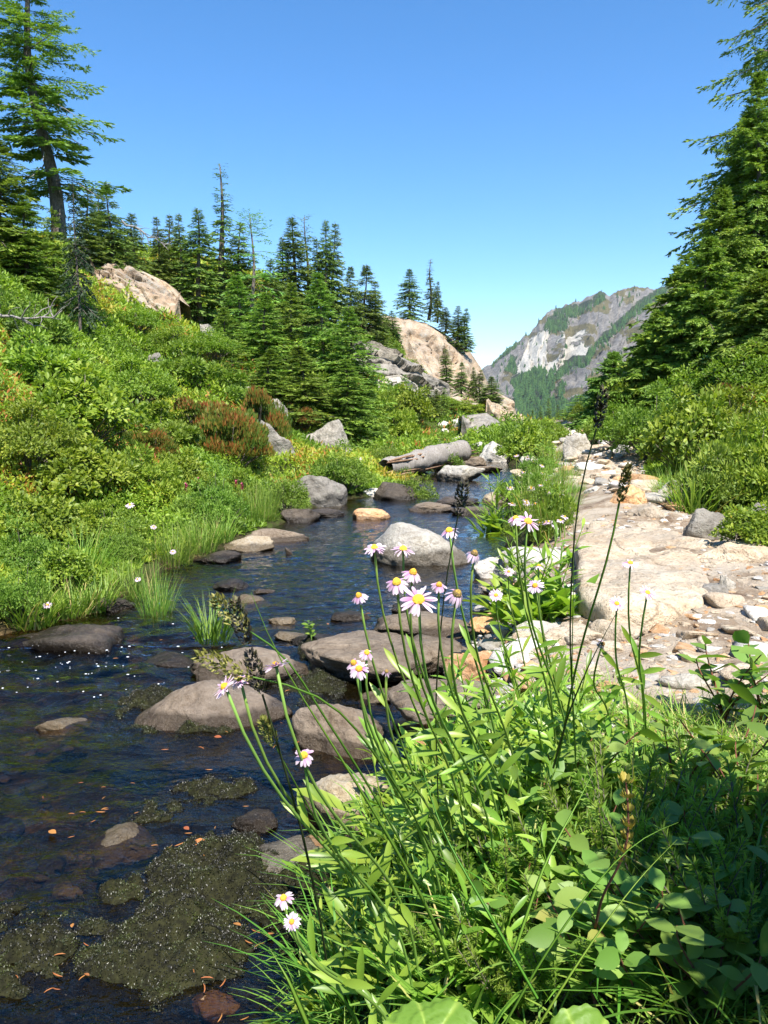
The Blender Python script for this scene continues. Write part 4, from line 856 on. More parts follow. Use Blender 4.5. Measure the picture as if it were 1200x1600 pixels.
for a in [(645, 778, 92, 62, 'bright0', 'round leafy island bush at the far waterline', 'shrub'),
          (690, 740, 70, 60, 'bright1', 'flowering bush behind the island bush by the log'), (530, 772, 110, 70, 'bright1', 'light green bush on the far left bank beside the grey bank boulder'), (600, 735, 70, 44, 'bright0', 'pink tinged bush left of the fallen log'),
          (440, 806, 84, 64, 'bright0', 'mint green bush drooping over the water by the grey bank boulder'), (335, 832, 100, 90, 'bright1', 'tall mint green herb clump left of the tan waterline rock'), (378, 800, 70, 70, 'leafy0', 'green herb clump between the two mint green bushes'),
          (350, 738, 150, 90, 'heather0', 'largest rust tipped heather mound on the left bank'), (400, 700, 100, 80, 'heather1', 'rust tipped heather mound against the steep dark rock face'), (310, 690, 120, 60, 'heather1', 'upper left heather mound, reddest on top'), (465, 678, 70, 34, 'heather0', 'small heather cap above the long sloping rock'),
          (230, 725, 90, 50, 'heather0', 'reddish heather patch left of the largest mound'), (165, 690, 70, 40, 'heather1', 'rusty heather patch in the herbs of the left slope'),
          (110, 690, 190, 110, 'leafy1', 'big dark leafy bush on the left slope with a shaded hollow'), (60, 620, 180, 90, 'leafy2', 'leafy bush at the left picture edge in mid slope'), (190, 640, 150, 80, 'leafy0', 'leafy bush with dark shade under it, centre of the left slope'),
          (30, 740, 160, 110, 'leafy0', 'large leaved bush low at the left picture edge'), (120, 790, 160, 90, 'leafy1', 'leafy bush above the left waterside grass'), (220, 790, 120, 80, 'leafy2', 'leafy bush below the reddish heather patch'), (60, 860, 150, 90, 'leafy1', 'leafy herb bush nearest the water at left edge'),
          (160, 850, 120, 70, 'leafy0', 'leafy herb clump above the tall bank grass'), (280, 770, 90, 60, 'leafy1', 'leafy clump with pink flowers beside the largest heather mound'), (25, 540, 130, 70, 'dark0', 'dark scrubby bush with a dead limb at the left edge'),
          (300, 610, 120, 50, 'fern0', 'soft green fern patch below the lone hillside rock'), (370, 640, 90, 40, 'fern0', 'soft fern patch right above the heather'), (240, 690, 120, 50, 'fern0', 'bluish green fern patch over the heather'), (120, 740, 110, 40, 'fern0', 'bluish green fern patch in the lower left herbs'),
          (260, 560, 90, 50, 'yellow0', 'yellowish low bush in the open slope'), (200, 520, 100, 40, 'yellow0', 'yellowish bilberry patch under the layered outcrop'), (330, 570, 90, 40, 'yellow0', 'yellowish bilberry bush beside the small slope fir'),
          (500, 650, 90, 60, 'leafy0', 'leafy bush at the foot of the tall dense fir'), (610, 700, 90, 60, 'leafy2', 'leafy willow bush above the log'), (640, 670, 80, 60, 'leafy1', 'leafy willow bush behind the log, upper one'), (580, 700, 60, 50, 'bright0', 'yellow green bush right of the thicket'), (690, 642, 60, 18, 'leafy0', 'green scrub under the little firs of the cliff'),
          (650, 646, 60, 18, 'leafy1', 'green scrub below the white stained cliff block'), (735, 650, 60, 18, 'leafy2', 'green scrub along the foot of the dome'), (615, 650, 60, 36, 'yellow0', 'pale green scrub slope under the grey cliffs'),
          (830, 725, 90, 60, 'leafy1', 'leafy scrub on the right far bank left of the trail crest'), (855, 700, 70, 40, 'leafy0', 'green scrub just below the trail crest'), (800, 720, 50, 34, 'yellow0', 'pale green scrub nearest the jagged white rock')]:
    bush(*a[:6])
for a in [(985, 700, 120, 70, 'yellow0', 'yellow green shrub beside the upper trail'), (950, 690, 80, 46, 'leafy0', 'low leafy shrub right beside the white trail boulder'), (1035, 725, 140, 100, 'bright0', 'bright leafy shrub leaning over the middle trail'),
          (1010, 660, 120, 80, 'leafy2', 'leafy shrub under the pointed young hemlock'), (1090, 740, 150, 120, 'leafy1', 'shaded leafy shrub right of the middle trail'), (1100, 660, 160, 90, 'yellow0', 'broad sunlit yellow green shrub under the hemlocks'), (1170, 700, 170, 110, 'leafy0', 'leafy shrub with grey dead twigs at the right'),
          (1185, 790, 150, 120, 'leafy2', 'dark leafy shrub at the right edge over the tilted grey rock'), (1120, 800, 120, 90, 'dark0', 'dark heathery shrub overhanging the tilted grey rock'), (1180, 620, 150, 80, 'yellow0', 'light green shrub high at the right edge'), (1060, 600, 130, 70, 'leafy1', 'shrub between hemlocks at mid right'),
          (1190, 860, 120, 70, 'leafy1', 'low shrub shading the flat cream block'), (1150, 650, 100, 50, 'heather0', 'heather with red tips among the right shrubs'), (1040, 690, 70, 40, 'heather1', 'reddish heather tuft over the middle trail'), (915, 668, 50, 34, 'yellow0', 'pale shrub at the trail crest')]:
    bush(*a)
for u_, v_, w_, h_, k_, l_ in [(606, 560, 50, 50, 'yellow0', 'scrub on the shelf left of the dome, under the firs'), (628, 566, 44, 44, 'leafy0', 'scrub on the shelf nearest the dome flank'), (650, 590, 44, 44, 'yellow0', 'scrub at the lower left flank of the dome'), (580, 556, 44, 40, 'leafy1', 'scrub under the small pinkish slab')]:
    bush(u_, v_, w_, h_, k_, l_, Y=45)
# dead limbs
def limb(u, v, Y, dx, dz, label, seed, L=.8):
    r = np.random.default_rng(seed); p = atY(u, v, Y); b = MB(); e_ = np.array([dx, -.1, dz]); P = [np.zeros(3)]
    for k in range(9): P.append(P[-1] + (nrm(e_ + r.normal(0, .35, 3))) * L / 9)
    P = np.array(P); tube(b, P, np.linspace(.022, .005, 10) * L, 5)
    for k in range(2, 9):
        for _ in range(2):
            q = [P[k]]; dd = nrm(e_ + r.normal(0, .9, 3))
            for z in range(4): q.append(q[-1] + nrm(dd + r.normal(0, .3, 3)) * L * .07)
            tube(b, np.array(q), np.linspace(.009, .002, 5) * L, 4)
    o = b.build('dead_branch', M['twig']); o.location = tuple(p); return tag(o, label, 'branch')
limb(-30, 492, 9.3, 1, .12, 'bleached dead branch sticking out at the left edge', 3, 1.1)
limb(1090, 655, 7.0, 1, -.45, 'grey dead branch in the right shrubs, upper', 4, .8); limb(1130, 700, 6.4, .9, -.2, 'grey dead branch in the right shrubs, lower', 5, .6)
limb(190, 345, 15, .9, -.5, 'pale dead snag below the tall corner fir', 6, 1.0)

# ------------------------------------------------------------------ hillside ground cover
r = np.random.default_rng(77); N = 800000; a = np.radians(r.uniform(-36, 34, N)); rad = np.exp(r.uniform(math.log(2.2), math.log(58), N))
x = rad * np.sin(a); y = rad * np.cos(a); d = bank_dist(x, y); pd = path_dist(x, y); keep = (d > .08) & (pd > .05) & ((x < xl(y)) | (y > 16) | (x > xr(y) + .9)) & (r.random(N) < np.where(x > xr(y), .8, 1)) & ~((x > 0) & (y < 4.4))
x, y, rad, d, pd = x[keep], y[keep], rad[keep], d[keep], pd[keep]; n = len(x); z = ground_h(x, y)
lump = fbm(np.c_[x * 1.3, y * .9], 91, 4); big_ = fbm(np.c_[x * .35, y * .3], 92, 3)
hgt = np.where((x > -2.5) & (x < 4) & (y > 21), .35, 1.0) * (.05 + .22 * np.clip(lump + .35, 0, 1)) * np.clip(.5 + rad / 22, .6, 2.0) * sstep(.0, .6, np.minimum(d, pd * 1.0 + .05))
zz = z + hgt * r.uniform(.25, 1.05, n); P = np.c_[x, y, zz]
var = np.clip(.42 + .32 * big_ + .22 * fbm(np.c_[x * 2.2, y * 1.6], 93, 3) + r.uniform(-.16, .2, n), 0, .86)
hot = (fbm(np.c_[x * .8, y * .6], 95, 3) > .5) & (r.random(n) < .25); var[hot] = r.uniform(.86, 1, hot.sum())
cov = MB(); ls = .0042 * rad * r.uniform(.6, 1.3, n) + .014; th = r.uniform(0, 6.28, n)
yd = np.c_[np.cos(th), np.sin(th), r.uniform(-.1, .9, n)]; half = r.random(n) < .6
inst(cov, T_LEAF, P[half], yd[half], np.c_[r.normal(0, .4, (n, 2)), np.ones(n)][half], ls[half], var[half])
inst(cov, T_DIA, P[~half], (yd + np.array([0, 0, 1.1]))[~half], r.normal(size=(n, 3))[~half], ls[~half] * 1.3, var[~half], wid=.7)
tag(cov.build('ground_cover', M['cover'], None, False), 'mixed green bilberry and herb cover over the slopes', 'ground cover', kind='stuff')
# ------------------------------------------------------------------ trail stones
_bm = bmesh.new(); bmesh.ops.create_icosphere(_bm, subdivisions=2, radius=1); ICO1 = np.array([v.co for v in _bm.verts]); ICO1F = np.array([[v.index for v in f.verts] for f in _bm.faces]); _bm.free()
PEB = {}
for mk in ('rock_white', 'rock_slab', 'rock_orange', 'rock_boulder'):
    PEB[mk] = [rock_mesh(300 + 7 * k + len(mk), (1, .8, .46), mk, 3, 9, 55, .06, .5).mesh('trail_stone', M[mk]) for k in range(3)]
r = np.random.default_rng(12); placed = []
PLAB = {'rock_white': ('whitish flat stone among the loose gravel of the trail', 'white stones of the trail gravel'), 'rock_slab': ('cream flat stone among the loose gravel of the trail', 'cream stones of the trail gravel'),
        'rock_orange': ('orange stained stone among the loose gravel of the trail', 'orange stones of the trail gravel'), 'rock_boulder': ('greyish stone among the loose gravel of the trail', 'grey stones of the trail gravel')}
def pebble(x, y, s, mk, flat=1.0):
    k = r.integers(0, 3); o = bpy.data.objects.new('trail_stone', PEB[mk][k]); COL.objects.link(o)
    o.location = (x, y, gh(x, y) + s * .07 * flat + .004); o.rotation_euler = (r.uniform(-.2, .2), r.uniform(-.2, .2), r.uniform(0, 6.28)); o.scale = (s, s * r.uniform(.7, 1.1), s * flat * r.uniform(.55, 1.0))
    tag(o, PLAB[mk][0], 'stone', PLAB[mk][1]); placed.append((x, y, s))
tries = 0
while len(placed) < 285 and tries < 9000:
    tries += 1
    if r.random() < .80: u, v = r.uniform(760, 1210), r.uniform(925, 1085); s = float(np.exp(r.uniform(math.log(.06), math.log(.24))))
    else:
        y = r.uniform(5.2, 16); x = float(np.interp(y, PATH[:, 1], PATH[:, 0])) + r.normal(0, .38); u = None; s = float(np.exp(r.uniform(math.log(.07), math.log(.34))))
    if u is not None: p = ground(u, v); x, y = p[0], p[1]
    if 5.0 < y < 7.6 and x < float(np.interp(y, PATH[:, 1], PATH[:, 0])) + .1: continue
    if u is None or True:
        if float(path_dist(np.array([x]), np.array([y]))[0]) > (.02 if u is None else .32): continue
    if u is not None and 900 < u < 1115 and v < 945: continue
    if any((x - a) ** 2 + (y - b_) ** 2 < (.37 * (s + c)) ** 2 for a, b_, c in placed): continue
    pebble(x, y, s, ['rock_white', 'rock_slab', 'rock_slab', 'rock_slab', 'rock_orange', 'rock_white', 'rock_boulder'][r.integers(0, 7)])

gv = MB(); n = 15000; gx = r.uniform(.35, 2.7, n); gy = np.exp(r.uniform(math.log(1.85), math.log(9), n)); ok = path_dist(gx, gy) < .05 + .5 * (gy < 3.6) * (bank_dist(gx, gy) > .05); ok &= ~((gy > 5.1) & (gy < 7.6) & (gx < np.interp(gy, PATH[:, 1], PATH[:, 0]) + .12)); gx, gy = gx[ok], gy[ok]
GSH = [rock_shape(900 + k, ICO1, 8, 26, .05) for k in range(9)]; BSH = [rock_shape(950 + k, ICO1, 14, 12, .05) for k in range(12)]
for x, y, z in zip(gx, gy, ground_h(gx, gy)):
    s_ = float(np.exp(r.uniform(math.log(.009), math.log(.062)))) * (.7 + .08 * y); q = GSH[int(r.integers(0, 9))] * np.array([s_, s_ * .8, s_ * .4]) * .5; a = r.uniform(0, 6.28); q[:, :2] = q[:, :2] @ np.array([[math.cos(a), math.sin(a)], [-math.sin(a), math.cos(a)]])
    gv.add(q + np.array([x, y, z + .008 + s_ * .08]), ICO1F, r.random(), int(r.integers(0, 3)))
tag(gv.build('gravel', [M['rock_white'], M['rock_slab'], M['rock_orange']], None, False), 'loose small gravel strewn over the trail', 'gravel', kind='stuff')

# ------------------------------------------------------------------ grass tufts
def tuft_mesh(seed, n, h, spread, wd, lean=.25, bend=.8, heads=0):
    r = np.random.default_rng(seed); a = r.uniform(0, 6.28, n); rad = spread * np.sqrt(r.uniform(0, 1, n)); B = np.c_[rad * np.cos(a), rad * np.sin(a), np.full(n, -.01)]
    a2 = a + r.normal(0, .7, n); hd = np.c_[np.cos(a2), np.sin(a2), a * 0]; b = MB()
    blades(b, B, hd, h * r.uniform(.5, 1.1, n), wd * r.uniform(.6, 1.2, n), r.uniform(0, lean, n) + .25 * rad / spread, r.uniform(.1, bend, n), np.clip(r.uniform(.1, .8, n) + (r.random(n) < .12) * .5, 0, 1))
    return b
GR = {}
for key, kw, mat in [('fine0', dict(seed=1, n=300, h=.5, spread=.24, wd=.0065, lean=.5, bend=1.2), 'grass'), ('fine1', dict(seed=2, n=280, h=.45, spread=.26, wd=.0075, lean=.65, bend=1.3), 'grass'), ('broad0', dict(seed=3, n=170, h=.42, spread=.2, wd=.013, lean=.4, bend=1.2), 'grass'),
                     ('sedge0', dict(seed=4, n=150, h=.4, spread=.09, wd=.006, lean=.12, bend=.45), 'sedge'), ('turf0', dict(seed=5, n=420, h=.12, spread=.16, wd=.0032, lean=.8, bend=1.0), 'grass'), ('turf1', dict(seed=6, n=380, h=.16, spread=.16, wd=.0036, lean=.6, bend=1.3), 'grass'),
                     ('fg0', dict(seed=7, n=70, h=.36, spread=.08, wd=.0062, lean=.5, bend=1.3), 'sedge'), ('fg1', dict(seed=8, n=60, h=.32, spread=.07, wd=.0072, lean=.5, bend=1.5), 'grass')]:
    GR[key] = (kw['h'], kw['spread'] * 1.5, tuft_mesh(**kw).mesh('grass_tuft', M[mat]))
def tuft(u, v, w, h, key, label, name='grass_tuft', cat='grass', group=None):
    p = ground(u, v); hh, sp, me = GR[key]; Y = p[1]; o = bpy.data.objects.new(name, me); COL.objects.link(o)
    o.location = (p[0], Y, gh(p[0], Y) if gh(p[0], Y) > -.08 else -.05); s = w * Y / FPX / 2 / sp; o.scale = (s, s, h * Y / FPX / hh * 1.05); o.rotation_euler = (0, 0, random.Random(int(u + 3 * v)).uniform(0, 6.28))
    return tag(o, label, cat, group)
o = tuft(332, 1006, 80, 72, 'sedge0', 'lush green sedge tuft growing on the flat brown rock in the stream'); o.location.z = .02
for a in [(246, 958, 70, 120, 'fine0', 'tall pale grass tuft standing out into the water from the left bank'), (205, 930, 90, 90, 'fine1', 'grass tuft left of the tall pale one on the left bank'), (150, 950, 90, 80, 'broad0', 'broad bladed tuft with yellowed leaves over the left bank'), (110, 960, 90, 70, 'broad0', 'broad bladed grass hanging over the wide wet rock'),
          (50, 975, 110, 90, 'broad0', 'broad grass at the left edge just above the water'), 
          (270, 880, 90, 90, 'fine1', 'yellow green grass at the inner bend of the left bank'), (310, 862, 80, 80, 'fine0', 'grass tuft behind the flat dark ledge on the left bank'), (345, 845, 60, 60, 'broad0', 'short grass left of the small tan waterline rock'), 
          (395, 815, 60, 70, 'fine1', 'straw tinted grass left of the mint green bush'), (415, 812, 50, 80, 'fine0', 'upright reddish grass right against the mint green bush'), (130, 890, 120, 80, 'fine1', 'grass with pink seed heads on the left bank')]:
    tuft(*a)
for a in [(855, 842, 90, 110, 'broad0', 'lush leafy grass on the right bank before the pale ledge'), (880, 800, 70, 80, 'fine1', 'grass along the left edge of the brown dirt trail'), (830, 800, 80, 80, 'broad0', 'green grass clump at the right waterline'), (865, 770, 70, 60, 'fine0', 'meadow grass on the right bank midway along the trail'), (840, 765, 60, 50, 'fine1', 'meadow grass nearer the water on the right bank'),
          (850, 745, 70, 46, 'fine0', 'far meadow grass beside the stream head'), (885, 750, 50, 40, 'fine1', 'far meadow grass next to the trail'), (780, 810, 70, 50, 'broad0', 'small grass island at the right waterline with yellow leaves'), (870, 720, 60, 36, 'fine0', 'grass below the trail crest'), (900, 770, 40, 26, 'turf1', 'worn short grass at the trail side'),
          (1085, 800, 110, 90, 'broad0', 'arching green grass under the right shrubs'), (1050, 775, 80, 60, 'fine1', 'grass beside the lichen rock right of the trail'), (1130, 760, 80, 90, 'fine0', 'tall thin grass in front of the shaded right shrub'), (1075, 740, 70, 60, 'fine0', 'bright grass between trail and shaded shrub')]:
    tuft(*a)
for a in [(20, 975, 110, 90, 'bright0', 'broad leaved herb at the left edge just above the wide wet rock'), (95, 930, 110, 80, 'leafy1', 'leafy herb behind the broad bladed left bank grass'), (30, 905, 120, 90, 'bright1', 'tall herb with large leaves at the left edge'), (190, 880, 90, 60, 'bright1', 'small leafy herb between the left bank tufts'), (300, 822, 90, 60, 'bright0', 'leafy herb above the inner bend of the left bank')]:
    bush(*a, name='herb_clump', cat='herb')
# right meadow herbs between stream and trail
for a in [(835, 855, 90, 80, 'bright1', 'leafy herb clump before the pale ledge'), (805, 785, 60, 40, 'bright0', 'leafy herb clump at the right waterline'), (870, 830, 70, 70, 'leafy2', 'leafy green herbs left of the brown dirt trail'), (840, 790, 70, 60, 'bright0', 'flowering herbs in the right bank meadow'), (850, 750, 80, 50, 'bright1', 'pale herbs in the far right bank meadow')]:
    bush(*a, name='herb_clump', cat='herb')

# ------------------------------------------------------------------ daisies
def petal_mat():
    m, nt, b, out = newmat('pale pink petals'); at = nt.nodes.new('ShaderNodeAttribute'); at.attribute_name = 'v'
    c = ramp(nt, [(0, (.52, .22, .42)), (.4, (.72, .50, .64)), (1, (.80, .72, .76))], at.outputs['Fac']).outputs[0]
    nt.links.new(c, b.inputs['Base Color']); b.inputs['Roughness'].default_value = .6
    t = nt.nodes.new('ShaderNodeBsdfTranslucent'); nt.links.new(c, t.inputs[0]); mx = nt.nodes.new('ShaderNodeMixShader'); mx.inputs[0].default_value = .3
    nt.links.new(b.outputs[0], mx.inputs[1]); nt.links.new(t.outputs[0], mx.inputs[2]); nt.links.new(mx.outputs[0], out.inputs[0]); return m
M['petal'] = petal_mat()
M['disc'] = leaf_mat('yellow disc florets', [(0, (.22, .10, .015)), (.5, (.55, .30, .02)), (1, (.75, .50, .04))], 0)
M['disc_old'] = leaf_mat('browned disc florets', [(0, (.03, .018, .01)), (.6, (.12, .07, .025)), (1, (.40, .24, .04))], 0)
BLOOM = {}
def bloom(key, seed, n, droop, curl, wid, keep=1.0, dm='disc', dh=.22):
    r = np.random.default_rng(seed); b = MB(); s = np.linspace(0, 1, 6)
    for k in range(n):
        if r.random() > keep: continue
        a = k * 2 * math.pi / n + r.normal(0, .08); L = r.uniform(.6, .78); d0 = droop + r.normal(0, .18); th = d0 + curl * s + r.normal(0, .15)
        st = L / 5; x = .22 + np.cumsum(np.r_[0, np.cos(th[1:]) * st]); z = .02 + np.cumsum(np.r_[0, -np.sin(th[1:]) * st]); w = wid * r.uniform(.8, 1.2) * np.array([.45, .8, 1, 1.05, .9, .3]); tw = r.normal(0, .35)
        ca, sa = math.cos(a), math.sin(a); V = []
        for xx, zz, ww in zip(x, z, w):
            for sg in (-1, 0, 1): V.append((ca * xx - sa * ww * sg, sa * xx + ca * ww * sg, zz + sg * ww * tw - .25 * abs(sg) * ww))
        f = [(i * 3 + q, i * 3 + q + 1, i * 3 + q + 4, i * 3 + q + 3) for i in range(5) for q in (0, 1)]
        b.add(V, np.array(f), np.repeat(np.clip(np.linspace(.15, .8, 6) + r.normal(0, .18), 0, 1), 3))
    tube(b, [(0, 0, -.16), (0, 0, -.1), (0, 0, -.02)], [.1, .26, .30], 12, .0, 1)
    dsc = MB(); m_ = 170
    for k in range(m_):
        q = math.sqrt((k + .5) / m_); a = k * 2.39996; c = np.array([.28 * q * math.cos(a), .28 * q * math.sin(a), dh * (1 - q ** 2.2) + .02]); rr_ = .030
        V = c + np.array([(rr_, 0, 0), (0, rr_, 0), (-rr_, 0, 0), (0, -rr_, 0), (0, 0, rr_ * 2.2)]) * r.uniform(.8, 1.3)
        dsc.add(V, np.array([(0, 1, 4), (1, 2, 4), (2, 3, 4), (3, 0, 4)]), np.clip(.35 + .5 * (1 - abs(q - .3)) + r.normal(0, .18), 0, 1))
    th = np.linspace(0, math.pi / 2, 7); tube(dsc, [(0, 0, dh * math.sin(t)) for t in th], [.28 * math.cos(t) + .005 for t in th], 14, .2)
    BLOOM[key] = (b.mesh('petals', [M['petal'], M['stem']]), dsc.mesh('flower_disc', M[dm]))
bloom('fresh0', 1, 34, .0, .15, .085); bloom('fresh1', 2, 30, .12, .4, .088); bloom('ragged0', 3, 26, .06, .45, .095, .85); bloom('ragged1', 4, 24, .3, .6, .095, .8)
bloom('droop', 5, 26, .6, .5, .095, .9, dh=.3); bloom('wither', 6, 18, .5, .9, .09, .5, 'disc_old', .26); bloom('bud', 7, 26, .9, .3, .05, .7, 'disc_old', .2)
def leaves_on(b, P, n, L, r, T=T_LANCE, t0=.05, t1=.75, wid=1.0):
    for k in range(n):
        t = t0 + (t1 - t0) * (k + r.uniform(0, .6)) / n; i = min(int(t * (len(P) - 1)), len(P) - 2); p = P[i] + (P[i + 1] - P[i]) * (t * (len(P) - 1) - i); tg = nrm(P[i + 1] - P[i])
        a = k * 2.4 + r.uniform(-.5, .5); out = nrm(np.array([math.cos(a), math.sin(a), 0]) - tg * (tg @ np.array([math.cos(a), math.sin(a), 0]))); d = nrm(tg * r.uniform(.55, 1.0) + out * r.uniform(.6, 1.0))
        inst(b, T, p[None], d[None], nrm(tg * .8 - out * .6)[None], np.array([L * (1.15 - .7 * t) * r.uniform(.8, 1.2)]), r.uniform(.1, .9), wid=wid)
def daisy(u, v, wpx, Y, root, style, label, nrmv=(0, -.35, .9), leaves=7, group=None, LL=.065, rad=.0018, name='daisy'):
    hd = atY(u, v, Y); rt = np.array([root[0], root[1], gh(root[0], root[1])]); r = np.random.default_rng(int(u * 13 + v)); nv = nrm(np.array(nrmv, float)); Ls = np.linalg.norm(hd - rt)
    e = empty(name, rt, 0, label, 'flower', group); P = bez(np.zeros(3), np.array([0, 0, Ls * .35]) + .1 * (hd - rt), (hd - rt) - nrm(nv * .5 + np.array([0, 0, .8])) * Ls * .28, hd - rt - nv * .1 * wpx * Y / FPX / 2, 14)
    b = MB(); tube(b, P, np.linspace(rad * 1.25, rad * .85, 14), 7, .55); put('stem', b.mesh('stem', M['stem']), e)
    if leaves:
        b = MB(); leaves_on(b, P, leaves, LL, r); put('leaves', b.mesh('leaves', M['fore'], True), e)
    pm, dm = BLOOM[style]; s = wpx * Y / FPX / 2 / 1.06; q = Vector(nv).to_track_quat('Z', 'Y')
    f = put('bloom', pm, e); f.location = tuple(hd - rt); f.rotation_mode = 'QUATERNION'; f.rotation_quaternion = q @ Matrix.Rotation(r.uniform(0, 6.28), 3, 'Z').to_quaternion(); f.scale = (s,) * 3
    put('flower_disc', dm, f); return e
R1 = (.20, 1.34); R2 = (.28, 1.40); R3 = (.12, 1.28); R0 = (.02, 1.2); R4 = (.36, 1.45)
DA = [(585, 856, 42, 1.12, (.14, 1.40), 'ragged0', 'upper left daisy of the tall central bunch, ray petals drooping sideways', (-.1, -.25, .9)), (630, 858, 46, 1.10, (.17, 1.42), 'ragged0', 'second daisy from upper left of the tall bunch, in front of the big boulder', (.05, -.25, .9)),
      (645, 895, 46, 1.00, (.18, 1.38), 'droop', 'small daisy tucked behind the domed yellow one', (.25, -.35, .85)), (620, 910, 52, .92, (.16, 1.36), 'droop', 'daisy with the large domed ochre centre and drooping rays', (-.1, -.55, .8)),
      (654, 937, 72, .82, (.20, 1.30), 'ragged0', 'largest daisy, wide open with long pale rays, centre of the tall bunch', (-.05, -.62, .75)), (561, 931, 38, 1.02, (.10, 1.34), 'droop', 'single daisy leaning left apart from the tall bunch', (-.3, -.35, .85)),
      (686, 914, 36, .98, (.22, 1.36), 'droop', 'small yellow centred daisy right of the largest one', (.1, -.5, .8)), (714, 928, 56, .85, (.24, 1.32), 'wither', 'withered dark brown daisy with two white petals left', (.3, -.5, .8)), (702, 829, 42, 1.12, (.24, 1.46), 'ragged1', 'daisy leaning on the dark sedge spike above the big boulder', (-.25, -.4, .85)),
      (741, 865, 44, 1.05, (.27, 1.44), 'wither', 'fading daisy with a green seed head beside it, right of the big boulder', (.25, -.35, .85)), (806, 810, 36, 1.15, (.36, 1.55), 'ragged1', 'left daisy of the pink pair above the right bank', (-.15, -.5, .85)), (825, 815, 48, 1.08, (.38, 1.5), 'ragged0', 'right daisy of the pink pair above the right bank', (.15, -.55, .8)),
      (553, 1036, 38, .95, (.10, 1.26), 'droop', 'left daisy of the low cluster over the grey rocks', (-.3, -.5, .8)), (561, 1045, 44, .92, (.11, 1.25), 'ragged1', 'front daisy of the low cluster over the grey rocks', (0, -.6, .8)), (573, 1020, 34, .96, (.13, 1.27), 'droop', 'upper daisy of the low cluster over the grey rocks', (.2, -.45, .85)), (604, 1049, 26, .95, (.15, 1.24), 'bud', 'small yellow daisy head right of the low cluster', (.2, -.5, .8)),
      (351, 1073, 50, .74, (.02, 1.14), 'fresh0', 'leftmost white daisy seen from its side over the stream', (-.6, -.2, .7)), (375, 1062, 42, .77, (.03, 1.15), 'fresh1', 'pinkish daisy just right of the leftmost white one', (-.35, -.15, .9)), (431, 1040, 50, .76, (.06, 1.15), 'fresh0', 'white daisy with fanned rays behind the long green stalk', (-.35, .25, .85)),
      (475, 1180, 48, .78, (.05, 1.13), 'droop', 'daisy with a bright yellow dome and short rays hanging, low over the water', (0, -.6, .75)), (443, 1403, 44, .80, (.02, 1.04), 'ragged1', 'upper white daisy at the near water edge, brown centre', (-.1, -.4, .9)), (456, 1440, 36, .78, (.03, 1.02), 'fresh1', 'lower white daisy at the near water edge, yellow centre', (-.25, -.6, .6)),
      (985, 880, 32, 1.25, (.60, 1.75), 'fresh1', 'white daisy with a seed spike under it over the cream slab', (0, -.3, .9)), (964, 943, 30, 1.2, (.55, 1.70), 'fresh0', 'white daisy with orange centre over the gravel', (-.1, -.6, .7)), (1012, 926, 32, 1.2, (.58, 1.68), 'fresh0', 'white daisy farthest right over the gravel', (.15, -.45, .8)), (942, 1006, 26, 1.25, (.52, 1.72), 'bud', 'nodding orange daisy head low over the white gravel', (.2, -.8, .3)),
      (836, 915, 34, 1.4, (.38, 1.70), 'fresh1', 'half turned daisy among the central leafy stems', (-.4, -.5, .6)), (842, 885, 26, 1.5, (.42, 1.78), 'ragged1', 'pink closed daisy in the central leafy stems', (.1, .2, .9)), (775, 930, 26, 1.7, (.36, 1.9), 'fresh0', 'small white daisy left of the leafy daisy clump', (-.1, -.6, .7)), (795, 893, 20, 2.0, (.42, 2.2), 'fresh1', 'tiny round daisy above the leafy daisy clump', (0, -.6, .7))]
for a in DA: daisy(*a)
# small flowers of the right bank meadow and the left bank
r = np.random.default_rng(31)
for k in range(46):
    u, v = r.uniform(795, 885), r.uniform(712, 835)
    if u > 800 + (v - 700) * .75 + 30 or u < 795 + max(0, v - 790) * .5: continue
    p = ground(u, v + 34); 
    if p[2] < .02: continue
    Y = p[1]; daisy(u, v - 2, 15 if v > 760 else 10, Y, (p[0], p[1]), 'fresh1', 'small white daisy in the right bank meadow beside the trail', (r.normal(0, .2), -.3, .9), 0, 'small white daisies in the right bank meadow', rad=.003)
for u, v, w, lb in [(203, 789, 22, 'pale pink daisy in the herbs of the left bank, topmost'), (240, 823, 16, 'white daisy in the herbs of the left bank, middle one'), (270, 862, 16, 'lilac daisy just above the left bank grass'), (74, 945, 22, 'white daisy with orange centre at the left bank by the water'), (215, 905, 16, 'small faded daisy in the left bank grass')]:
    p = ground(u, v + 30); daisy(u, v, w * .75, p[1] - .1, (p[0], p[1]), 'fresh1', lb, (.1, -.5, .8), 0, rad=.003)
M['pinkflower'] = leaf_mat('deep pink bracts', [(0, (.35, .04, .12)), (1, (.62, .12, .26))], .2)
for u, v, lb in [(291, 766, 'deep pink flower spike left of the pair by the heather'), (369, 760, 'deep pink flower spike at the right of the heather foot'), (310, 757, 'pink flower spike above the grass at the heather foot'), (378, 765, 'small pink flower spike lowest right of the heather foot')]:
    p = ground(u, v + 40); hd = atY(u, v, p[1]); e = empty('pink_wildflower', (p[0], p[1], gh(p[0], p[1])), 0, lb, 'flower'); q = hd - np.array(e.location); b = MB(); tube(b, bez(np.zeros(3), q * .3, q * .7, q, 6), .004, 5); put('stem', b.mesh('stem', M['stem']), e)
    b = MB(); n = 40; rr_ = np.random.default_rng(int(u)); a = rr_.uniform(0, 6.28, n); t = rr_.uniform(-.02, .05, n); inst(b, T_LEAF, q + np.c_[a * 0, a * 0, t], np.c_[np.cos(a), np.sin(a), a * 0 + 1.2], np.c_[-np.cos(a), -np.sin(a), a * 0 + .5], .026, rr_.random(n)); put('bloom', b.mesh('bloom', M['pinkflower'], False), e)

